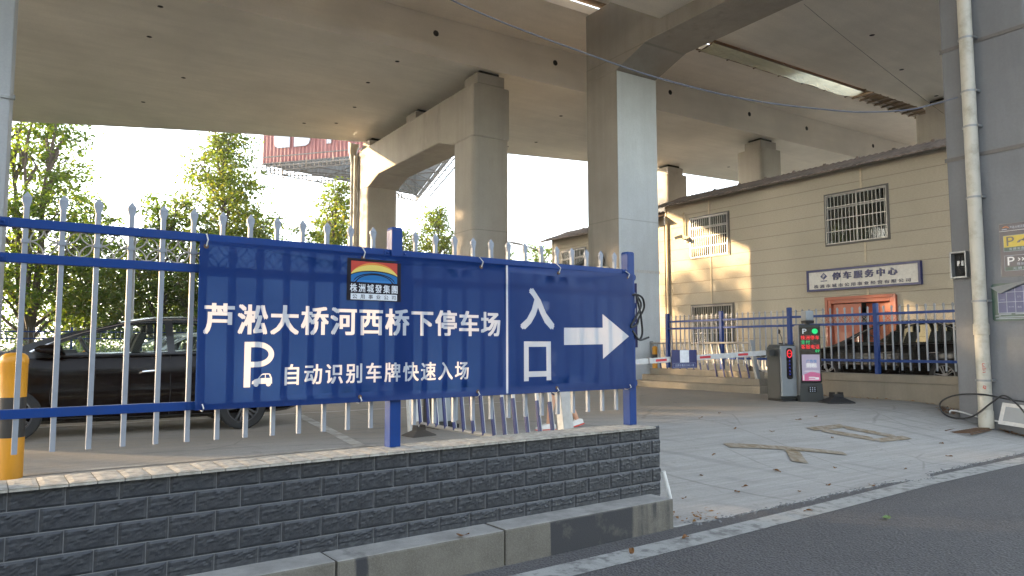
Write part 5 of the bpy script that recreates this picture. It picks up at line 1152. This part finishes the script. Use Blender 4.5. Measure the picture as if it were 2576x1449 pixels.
per = thing('person', 'person in navy shorts and white shoes walking behind the banner railing', 'person', (6.10, 8.22, LOT), rad(168))
# local: x forward. pelvis, spine, neck, head, arms, legs (front leg planted, rear leg trailing)
bv = [(0, 0, .93, .135, .11), (.01, 0, 1.12, .13, .105), (.02, 0, 1.32, .15, .105), (.02, 0, 1.44, .075, .07), (.03, 0, 1.53, .052, .055),
      (.0, .10, .88, .095), (.13, .10, .50, .058), (.15, .10, .38, .058), (.19, .10, .10, .036), (.20, .10, .05, .04), (.31, .11, .03, .034),
      (-.01, -.10, .88, .095), (-.12, -.10, .50, .058), (-.18, -.10, .40, .060), (-.33, -.10, .12, .036), (-.35, -.10, .07, .04), (-.25, -.10, .03, .034),
      (.02, .19, 1.39, .058), (-.08, .23, 1.12, .042), (.02, .24, .90, .032), (.02, -.19, 1.39, .058), (.10, -.23, 1.12, .042), (.24, -.22, .95, .032)]
be = [(0, 1), (1, 2), (2, 3), (3, 4), (0, 5), (5, 6), (6, 7), (7, 8), (8, 9), (9, 10), (0, 11), (11, 12), (12, 13), (13, 14), (14, 15), (15, 16), (2, 17), (17, 18), (18, 19), (2, 20), (20, 21), (21, 22)]
body = skin_body('body', bv, be, M['skin'], per)
hd = MB(); prof = [(.001, -.125), (.05, -.118), (.07, -.08), (.082, -.03), (.088, .03), (.082, .08), (.055, .12), (.001, .135)]
hd.lathe(prof, (0, 0, 0), 20); hd.v = [(p[0]*1.12+(.012 if p[2] < -.02 and p[0] > 0 else 0)+.04, p[1], p[2]+1.66) for p in hd.v]
hd.loft([[(.135, a*.012, 1.68), (.165, a*.014, 1.635), (.13, a*.018, 1.63)] for a in (-1, 1)]); hd.box((.125, 0, 1.592), (.02, .045, .01))
for s_ in (-1, 1): hd.lathe([(.001, -.012), (.026, 0), (.001, .012)], (.03, s_*.088, 1.655), 8, 0, 'Y'); hd.lathe([(.001, -.006), (.012, 0), (.001, .006)], (.128, s_*.033, 1.675), 8, 0, 'X')
hd.build('head', M['skin'], per, smooth=True)
hr = MB(); hr.lathe([(.094, -.02), (.098, .05), (.088, .10), (.06, .138), (.001, .152)], (0, 0, 0), 18); hr.v = [(p[0]*1.1+.022, p[1], p[2]+1.675) for p in hr.v]; hr.build('hair', M['hair'], per, smooth=True)
shv = [(0, 0, .95, .15, .125), (.0, .10, .86, .118), (.09, .105, .60, .105), (.13, .105, .45, .108), (-.01, -.10, .86, .118), (-.08, -.105, .60, .105), (-.14, -.105, .46, .108)]
skin_body('shorts', shv, [(0, 1), (1, 2), (2, 3), (0, 4), (4, 5), (5, 6)], M['denim'], per)
skin_body('shirt', [(0, 0, .94, .15, .125), (.01, 0, 1.15, .148, .12), (.02, 0, 1.33, .165, .118), (.02, 0, 1.43, .08, .075), (.02, .19, 1.39, .072), (-.04, .225, 1.22, .062), (.02, -.19, 1.39, .072), (.06, -.225, 1.22, .062)], [(0, 1), (1, 2), (2, 3), (2, 4), (4, 5), (2, 6), (6, 7)], M['shirt'], per)
for x, y, z, a in ((.19, .10, .0, 0), (-.34, -.10, .02, -14)):
    m_ = Matrix.Translation((x, y, z)) @ Matrix.Rotation(rad(-a), 4, 'Y')
    s_ = MB(); s_.loft([[(px, w*c, h) for w, h in ((-1, .02), (1, .02), (.85, t_), (-.85, t_))] for px, c, t_ in ((-.09, .035, .075), (-.03, .044, .095), (.05, .046, .085), (.13, .047, .06), (.19, .03, .04))]); s_.v = [tuple(m_ @ Vector(p)) for p in s_.v]; sh_ = s_.build('shoe', M['shoe'], per, smooth=True)
    s_ = MB(); s_.loft([[(px, w*c, h) for w, h in ((-1, 0), (1, 0), (1, .013), (-1, .013))] for px, c in ((-.10, .036), (.05, .05), (.13, .05), (.20, .03))]); s_.v = [tuple(m_ @ Vector(p)) for p in s_.v]; s_.build('sole', M['shoered'], sh_)
for sy, base in ((1, (.02, .24, .90)), (-1, (.24, -.22, .95))):
    h = MB(); bx_, by_, bz_ = base; h.loft([[(bx_+dx*.016, by_+dy*.036, bz_-z) for dx, dy in ((-1, -1), (1, -1), (1, 1), (-1, 1))] for z in (.0, .05, .09)])
    for i in range(4): h.tube([(bx_+.0, by_-.027+.018*i, bz_-.085), (bx_+.012, by_-.027+.018*i, bz_-.125), (bx_+.03, by_-.026+.017*i, bz_-.15-.012*(i in (1, 2)))], .0085, 6)
    h.tube([(bx_+.01, by_-sy*.03, bz_-.03), (bx_+.04, by_-sy*.045, bz_-.07), (bx_+.055, by_-sy*.04, bz_-.10)], .009, 6); h.build('hand', M['skin'], per, smooth=True)
# ------------------------------------------------------------------ trees
def leaf_cloud(b, clumps, n, size, rng, sub=26, droop=.3):
    """Leaf-sized bent quads gathered in twig sprays over each clump (x, y, z, rx, rz)."""
    vol = [c[3]*c[3]*c[4] for c in clumps]; tot = sum(vol)
    for c, v in zip(clumps, vol):
        sprays = max(3, int(n*v/tot/sub))
        for _ in range(sprays):
            while True:
                p = Vector((rng.uniform(-1, 1), rng.uniform(-1, 1), rng.uniform(-1, 1)))
                if .45 < p.length < 1.12: break
            p = Vector((c[0]+p.x*c[3], c[1]+p.y*c[3], c[2]+p.z*c[4])); sr = rng.uniform(.14, .36)*(.5+.5*c[3])
            for _ in range(sub):
                q = p+Vector((rng.gauss(0, sr), rng.gauss(0, sr), rng.gauss(0, sr*.6)))
                s_ = size*rng.uniform(.6, 1.3); a = rng.uniform(0, 2*pi); ti = rng.uniform(-.9, .9)
                d = Vector((cos(a)*cos(ti), sin(a)*cos(ti), sin(ti)-droop)).normalized(); w = d.cross(Vector((rng.uniform(-1, 1), rng.uniform(-1, 1), 1))).normalized()
                m = q+d*s_*.5
                b.v += [tuple(q), tuple(m+w*s_*.24), tuple(q+d*s_), tuple(m-w*s_*.24)]; k = len(b.v)-4; b.f.append((k, k+1, k+2, k+3)); b.m.append(0)
def make_tree(label, x, y, z, trunk, clumps, n, size, mk, seed, group='trees along the far side of the lot', multi=1, lean=0):
    rng = random.Random(seed); root = thing('tree', label, 'tree', (x*1.2, y*1.2, .2), 0, group); root.scale = (1.2, 1.2, 1.2)
    b = MB(); tips = []
    H = trunk[0]; R = trunk[1]
    stems = []
    for k in range(multi):
        a = rng.uniform(0, 6.28); off = Vector((cos(a), sin(a), 0))*(.0 if multi == 1 else .9)
        pts = [Vector((0, 0, -.1)), Vector((0, 0, 1.2+.2*k))]+[Vector((off.x*t_*1.1+rng.gauss(0, .08)+lean*t_, off.y*t_+rng.gauss(0, .08), 1.2+(H-1.2)*t_)) for t_ in (.25, .5, .75, 1)]
        b.tube(pts, R, 9, radii=[R*1.15/(1+.3*k), R/(1+.3*k), R*.75/(1+.2*k), R*.55, R*.35, R*.12]); stems.append(pts)
    for c in clumps:
        tgt = Vector(c[:3]); st = min(stems, key=lambda s_: (s_[3]-tgt).length); zz = max(1.4, tgt.z-rng.uniform(.8, 1.8)-.25*math.hypot(tgt.x, tgt.y)); zz = min(zz, H*.92)
        i = max(1, min(len(st)-2, [j for j in range(len(st)) if st[j].z <= zz][-1])); f = (zz-st[i].z)/max(.01, st[i+1].z-st[i].z); p = st[i].lerp(st[i+1], max(0, min(1, f)))
        mid = p.lerp(tgt, .5)+Vector((rng.gauss(0, .15), rng.gauss(0, .15), .15)); b.tube([p, mid, tgt], .05, 6, radii=[R*.38, R*.25, .015])
        for _ in range(3):
            e = tgt+Vector((rng.gauss(0, c[3]*.55), rng.gauss(0, c[3]*.55), rng.gauss(0, c[4]*.5))); b.tube([mid.lerp(tgt, .5), e], .02, 5, radii=[R*.14, .008])
    b.build('trunk', M['bark'], root, smooth=True)
    b = MB(); leaf_cloud(b, clumps, n, size, rng); b.build('crown', M[mk], root, recalc=False)
    return root
def crown_clumps(rng, H, z0, prof, n, r):
    """prof: list of (height fraction, radius); n clumps of radius r spread through it."""
    out = []
    for i in range(n):
        t_ = (i+.5)/n; rad_ = interp(prof, t_)[0]; a = i*2.4+rng.uniform(-.4, .4); k = rng.uniform(.35, 1)*rad_; rr = r*rng.uniform(.7, 1.25)*(1-.35*t_); out.append((k*cos(a), k*sin(a), z0+(H-z0)*t_, rr, rr*.72))
    return out
rg = random.Random(3)
tA = make_tree('broad leafy tree with dark stems at the left edge behind the parking lot', -.4, 38.0, .4, (9.8, .24), crown_clumps(rg, 12.3, 2.7, [(0, 2.6), (.35, 2.7), (.6, 2.1), (.85, 1.5), (1, .7)], 40, 1.15), 17000, .24, 'leafA', 11, multi=3)
tB = make_tree('tall pointed yellow green tree between the left column and the billboard', 7.3, 37.6, .4, (11.4, .2), crown_clumps(rg, 12.1, 2.5, [(0, 3.3), (.3, 3.4), (.48, 2.7), (.62, 1.9), (.85, 1.3), (1, .4)], 48, 1.2), 24000, .23, 'leafB', 5)
tC = make_tree('smaller tree beside the drainpipes of the haunched pier', 13.3, 38.2, .4, (8.6, .17), crown_clumps(rg, 10.1, 2.3, [(0, 2.3), (.35, 2.5), (.7, 1.5), (1, .5)], 30, 1.05), 13500, .23, 'leafB', 8)
tD = make_tree('low tree filling the gap left of the pointed tree', 4.6, 36.8, .4, (6.3, .16), crown_clumps(rg, 8.2, 1.9, [(0, 2.3), (.4, 2.3), (.75, 1.5), (1, .5)], 28, 1.05), 11500, .23, 'leafA', 14)
def again(src, label, x, y, rz, s, z=.2, k=1.2):
    x, y, s = x*k, y*k, s*k
    c = copy_tree(src); c.location = (x, y, z); c.rotation_euler = (0, 0, rz); c.scale = (s, s, s); c['label'] = label; return c
again(tD, 'low tree right of the broad tree behind the brown car bonnet', 1.9, 39.5, 2.0, .98); again(tC, 'leafy tree just right of the far column of the haunched pier', 17.4, 38.6, 1.1, .78); again(tB, 'small tree framed by the legs of the haunched pier', 20.1, 39.4, 2.2, .80)
again(tC, 'tree beyond the gap between the two tall piers', 25.6, 41.2, .5, .82); again(tD, 'rounded yellow green tree left of the rear building', 28.8, 40.5, 3.3, .98); again(tD, 'bushy tree low behind the pointed tree', 9.9, 40.5, 4.0, 1.0); again(tA, 'background tree behind the drainpipes of the haunched pier', 15.6, 45.5, 4.4, .78)
i_ = 0
for x, y, s_, src in ((-5.6, 43, 1.02, tA), (-9.3, 43, 1.12, tB), (-14.7, 43.5, 1.25, tA), (-17.3, 43, 1.3, tA), (-21, 44, 1.35, tA), (-25.5, 43, 1.35, tA), (-29.5, 43, 1.35, tA), (-37.4, 43, 1.3, tA), (-41, 44, 1.3, tB)):  # unseen row, heights and gaps shaped for the shadows it casts
    again(src, 'street tree standing outside the photo beyond its left edge', x, y, 1.3*i_, s_, .2, 1.0); i_ += 1
for i in range(10): again((tA, tC, tD, tA, tB)[i % 5], 'unseen tree added across the road to shade the faces towards it', -17+4.6*i, -15.5-1.5*(i % 3), 1.7*i, (.95, 1.15, 1.4, 1.0, .95)[i % 5], -.05, 1.0)['group'] = 'unseen trees added across the road'  # unseen row added to dim the low sky on road-facing surfaces
# palms
def palm(x, y, h, label):
    r = thing('palm', label, 'palm', (x, y, .4), 0, 'palms behind the parking lot'); b = MB(); b.tube([(0, 0, -.1), (.05, 0, h*.5), (0, 0, h)], .16, 8, radii=[.2, .16, .13]); b.build('trunk', M['bark'], r, smooth=True)
    b = MB(); rng = random.Random(int(x*7))
    for i in range(34):
        a = i*2.4; e = rng.uniform(-.9, 1.2); d = Vector((cos(a)*cos(e), sin(a)*cos(e), sin(e))); p = Vector((0, 0, h)); c = p+d*.75
        for j in range(11):
            f = (j-5)/5*.95; u = Vector((-sin(a), cos(a), 0)); dd = (d*cos(f)+u*sin(f)).normalized(); tip = c+dd*.55-Vector((0, 0, .18)); w = dd.cross(Vector((0, 0, 1))).normalized()*.022
            b.add([tuple(c-w), tuple(c+w), tuple(tip)], [(0, 1, 2)])
        b.add([tuple(p), tuple(p+Vector((.015, .01, 0))), tuple(c)], [(0, 1, 2)])
    b.build('fronds', M['leafB'], r, recalc=False)
palm(5.2*1.1, 40.6*1.1, 3.6, 'fan palm nearer the broad tree, above the car roof'); palm(8.0*1.1, 40.4*1.1, 3.7, 'fan palm over the rear side window of the brown car'); 
# shrubs in front of the trees and the far tree line
def cloud_stuff(name, spots, n, size, mk, seed, kind='stuff'):
    b = MB(); leaf_cloud(b, spots, n, size, random.Random(seed), 20, .1); return tag(b.build(name, M[mk], recalc=False), kind=kind)
rg = random.Random(9)
cloud_stuff('hedge_foliage', [(-12+i*.9, 35.4+rg.uniform(-.3, .5), .95+rg.uniform(-.1, .25), .7, .6) for i in range(50)], 22000, .13, 'leafC', 4)
cloud_stuff('distant_treeline', [(-26+i*2.6, 66+rg.uniform(-4, 4), 2.6+rg.uniform(0, 2.6), 2.4, 2.6+rg.uniform(0, 1.8)) for i in range(42)], 60000, .40, 'leafC', 6)
# ------------------------------------------------------------------ billboard on a mast
FWD = Vector((sin(YAW), cos(YAW), 0)); RGT = Vector((cos(YAW), -sin(YAW), 0))
PL = FWD*72+RGT*-25.2; PF = FWD*87+RGT*-11.6; PN = FWD*66+RGT*-5.5; BZ = 19.4
bb = thing('billboard', 'three sided red billboard on a steel frame high behind the trees', 'billboard', (0, 0, 0)); ctr = (PL+PF+PN)/3; bb.location = (ctr.x, ctr.y, 0)
def side(p, q, z0, z1, mk, name):
    d = (q-p); L = d.length; d.normalize(); nrm = Vector((d.y, -d.x, 0)); b = MB(); n = int(L/.42); vs = []
    for i in range(n*4+1):
        u = L*i/(n*4); off = (.0, .07, .07, .0)[i % 4]; w = p+d*u+nrm*off
        vs += [(w.x, w.y, z0), (w.x, w.y, z1)]
    b.add(vs, [(2*i, 2*i+2, 2*i+3, 2*i+1) for i in range(n*4)]); return b.build(name, M[mk], bb, world=True, recalc=False)
side(PL, PN, BZ+.6, BZ+6.6, 'bbred', 'panel'); side(PN, PF, BZ+.6, BZ+6.6, 'bbgrey', 'panel'); side(PF, PL, BZ+.6, BZ+6.6, 'bbgrey', 'panel')
d_ = (PN-PL).normalized(); nrm = Vector((d_.y, -d_.x, 0)); an = atan2(d_.y, d_.x)
def rl(x, fl=1):
    q = [(0, 4.4), (0, .6), (.12, .2), (.5, 0), (1.9, 0), (1.9, 1.75), (1.1, 2.0), (1.1, 4.4)]
    return poly([(x+(p[0] if fl > 0 else 1.9-p[0])*.95, 1.1+p[1]) for p in q])
def tri(pv):
    vo, fo, _ = merge_layers([(*pv, 0)], .5); return [(v.x, v.y) for v in vo], fo
lt_ = raised('lettering', text_rows([tri(rl(1.45)), tri(rl(3.75, -1)), text_fit('早', 6.3, 9.1, 1.1, 5.2, .05), text_fit('火', 10.2, 14.0, 1.1, 5.2, .05), text_fit('心', 15.2, 18.8, 1.1, 5.0, .05)]), M['ppale'], bb, .06)
w_ = PL+nrm*.12-Vector((ctr.x, ctr.y, 0)); lt_.location = (w_.x, w_.y, BZ+.9); lt_.rotation_euler = (0, 0, an)
b = MB()
T3 = [PL, PN, PF]
for k in range(3):
    p, q = T3[k], T3[(k+1) % 3]; d = (q-p).normalized(); n_ = Vector((d.y, -d.x, 0)); L = (q-p).length
    for z, o_ in ((BZ+.55, 0), (BZ-.2, 0), (BZ-.1, 1.2), (BZ+.85, 1.2)): b.bar(p+n_*o_+Vector((0, 0, z)), q+n_*o_+Vector((0, 0, z)), .10)
    m = 14
    for i in range(m+1):
        e = p+d*L*i/m; b.bar(e+Vector((0, 0, BZ-.1)), e+n_*1.2+Vector((0, 0, BZ-.1)), .06)
        if i % 2 == 0: b.bar(e+n_*1.2+Vector((0, 0, BZ-.1)), e+n_*1.2+Vector((0, 0, BZ+.85)), .05); b.bar(e+Vector((0, 0, BZ-.2)), e+Vector((0, 0, BZ+.6)), .06)
    for i in range(44): e = p+d*L*i/44; b.bar(e+Vector((0, 0, BZ-.15)), e+Vector((0, 0, BZ+.35)), .12, .05)
    for i in range(5): e = p+d*L*(i+.5)/5; b.bar(e+Vector((0, 0, BZ-.2)), ctr+Vector((0, 0, BZ-.1)), .10); b.bar(e+Vector((0, 0, BZ-.2)), ctr+(e-ctr)*.4+Vector((0, 0, BZ+1.2)), .07)
b.build('catwalk_frame', M['truss'], bb, world=True)
b = MB(); b.tube([ctr+Vector((0, 0, 0)), ctr+Vector((0, 0, BZ+1.5))], .6, 16); b.build('mast', M['truss'], bb, world=True, smooth=True)
# ------------------------------------------------------------------ lamps and lamp posts
def street_lamp(x, y, h, rz, label, arm=1.2):
    o = thing('street_lamp', label, 'street lamp', (x, y, .4), rz, 'street lamps behind the lot'); b = MB(); b.tube([(0, 0, -.1), (0, 0, h-.6), (.15, 0, h-.15), (arm, 0, h+.15)], .07, 10, radii=[.09, .06, .05, .035]); b.build('pole', M['galv'], o, smooth=True)
    b = MB(); b.loft([[(arm-.1+.75*t_, .17*k*c, h+.15+.12*t_+.07*s_*k) for c, s_ in [(cos(2*pi*i/10), sin(2*pi*i/10)) for i in range(10)]] for t_, k in ((0, .35), (.2, .9), (.7, 1), (1, .4))]); b.build('lamp_head', M['lamp'], o, smooth=True)
street_lamp(3.05, 33.0, 6.0, rad(60), 'slim grey lamp post rising through the trees behind the brown car')
street_lamp(23.4, 29.6, 7.05, rad(-10), 'street lamp head showing over the rear building roof'); street_lamp(22.1, 31.0, 6.35, rad(160), 'street lamp with its head beside the rear building corner')
# ------------------------------------------------------------------ fallen leaves and litter
def leaf_shape(sz, seed):
    rng = random.Random(seed); b = MB(); n = 7; L = []; Rr = []
    for i in range(n+1):
        t_ = i/n; w = sz*.26*sin(pi*min(1, t_*.95+.03))**.8; cz_ = .012*sin(t_*5+seed)+.25*sz*(t_-.5)**2
        L.append((sz*(t_-.5), w, cz_+w*.5)); Rr.append((sz*(t_-.5), -w, cz_+w*.45)); 
    mid = [(sz*(i/n-.5), 0, .25*sz*(i/n-.5)**2+.004) for i in range(n+1)]
    b.add(L+mid+Rr, [(i, i+1, n+2+i, n+1+i) for i in range(n)]+[(n+1+i, n+2+i, 2*n+3+i, 2*n+2+i) for i in range(n)]); return b
rg = random.Random(21)
LS = [(7.2, 6.42), (8.6, 7.25), (9.1, 7.0), (6.9, 7.5), (6.4, 5.9), (7.55, 5.75), (6.6, 5.45), (6.35, 5.35), (7.6, 5.1), (8.5, 5.6), (10.9, 5.4), (11.7, 5.9), (9.9, 6.55), (10.3, 7.4), (8.8, 8.1), (9.7, 8.5), (10.9, 7.5), (5.9, 6.3), (6.1, 7.6), (7.0, 5.05), (5.6, 5.4), (8.0, 4.82), (9.4, 5.2)]
for i, (x, y) in enumerate(LS):
    lf = leaf_shape(rg.uniform(.05, .10), i).build('fallen_leaf', M['deadleaf'], recalc=False); lf.location = (x, y, lot_z(x, y)+.012); lf.rotation_euler = (rg.uniform(-.2, .2), rg.uniform(-.2, .2), rg.uniform(0, 6)); tag(lf, 'dry brown leaf fallen on the pale concrete ramp', 'leaf', 'dry leaves on the ramp')
lf = leaf_shape(.13, 3).build('fallen_leaf', M['greenleaf'], recalc=False); lf.location = (6.6, 3.85, .012); lf.rotation_euler = (0, .1, .2); tag(lf, 'fresh green leaf lying on the dark asphalt', 'leaf')
lf = leaf_shape(.10, 2).build('fallen_leaf', M['deadleaf'], recalc=False); lf.location = (2.55, 4.57, .272); lf.rotation_euler = (0, .1, 2.2); tag(lf, 'curled brown leaf on top of the kerb', 'leaf')
for i, (x, y) in enumerate(((4.55, 4.38), (6.25, 4.42), (3.9, 4.32))):
    lf = leaf_shape(.08, 30+i).build('fallen_leaf', M['deadleaf'], recalc=False); lf.location = (x, y, .016); lf.rotation_euler = (.1, .1, i*2.0); tag(lf, 'yellowed leaf lying on the white road edge line', 'leaf', 'leaves on the road line')
def litter(name, spots, n, size, seed):
    rng = random.Random(seed); b = MB()
    for _ in range(n):
        (x0, y0), (x1, y1), wd = rng.choice(spots); t_ = rng.random(); x = x0+(x1-x0)*t_+rng.gauss(0, wd); y = y0+(y1-y0)*t_+rng.gauss(0, wd); z = lot_z(x, y)+rng.uniform(.008, .03); s_ = size*rng.uniform(.4, 1.3); a = rng.uniform(0, 6.3); d = Vector((cos(a), sin(a), rng.uniform(-.4, .4)))*s_; w = Vector((-sin(a), cos(a), rng.uniform(-.6, .6)))*s_*.35; p = Vector((x, y, z+.01))
        b.add([tuple(p-d), tuple(p+w), tuple(p+d), tuple(p-w)], [(0, 1, 2, 3)])
    return tag(b.build(name, M['deadleaf'], recalc=False), kind='stuff')
litter('leaf_litter', [((14.92, 7.0), (14.86, 11.2), .05), ((14.3, 7.1), (14.8, 7.3), .08), ((14.0, 5.4), (14.1, 6.1), .04)], 420, .035, 5)
litter('kerb_litter', [((4.98, 4.75), (5.45, 4.9), .07), ((4.95, 4.9), (5.1, 5.2), .05)], 80, .024, 6)
rg = random.Random(31); b = MB()
for i in range(420):
    x = rg.uniform(4.9, 12.5); y = edge_y(x)+rg.gauss(0, .03); s_ = rg.uniform(.004, .014); b.box((x, y, max(0, lot_z(x, y))+s_*.4), (s_*2, s_*1.6, s_), 0, None, (.6, .6))
tag(b.build('edge_gravel', M['grout']), kind='stuff')
# a pvc stub leaning at the end of the tiled wall
b = MB(); b.tube([(4.90, 4.98, .44), (4.93, 4.95, .27), (4.95, 4.94, .16)], .02, 12); tag(b.build('plastic_pipe', M['whitepl'], smooth=True), 'short white plastic pipe at the end of the tiled wall', 'pipe')

# ------------------------------------------------------------------ thin haze in the air
b = MB(); b.bx(-140, 150, -60, 130, -1.1, 34); hz = b.build("haze", bpy.data.materials.new("haze_air")); tag(hz, kind='stuff')
hm = hz.data.materials[0]; hm.use_nodes = True; hn = hm.node_tree.nodes; hn.remove(hn['Principled BSDF']); pv = hn.new('ShaderNodeVolumePrincipled'); pv.inputs['Color'].default_value = (.9, .93, .96, 1); pv.inputs['Density'].default_value = .0005; pv.inputs['Anisotropy'].default_value = .2
hm.node_tree.links.new(pv.outputs[0], hn['Material Output'].inputs['Volume'])
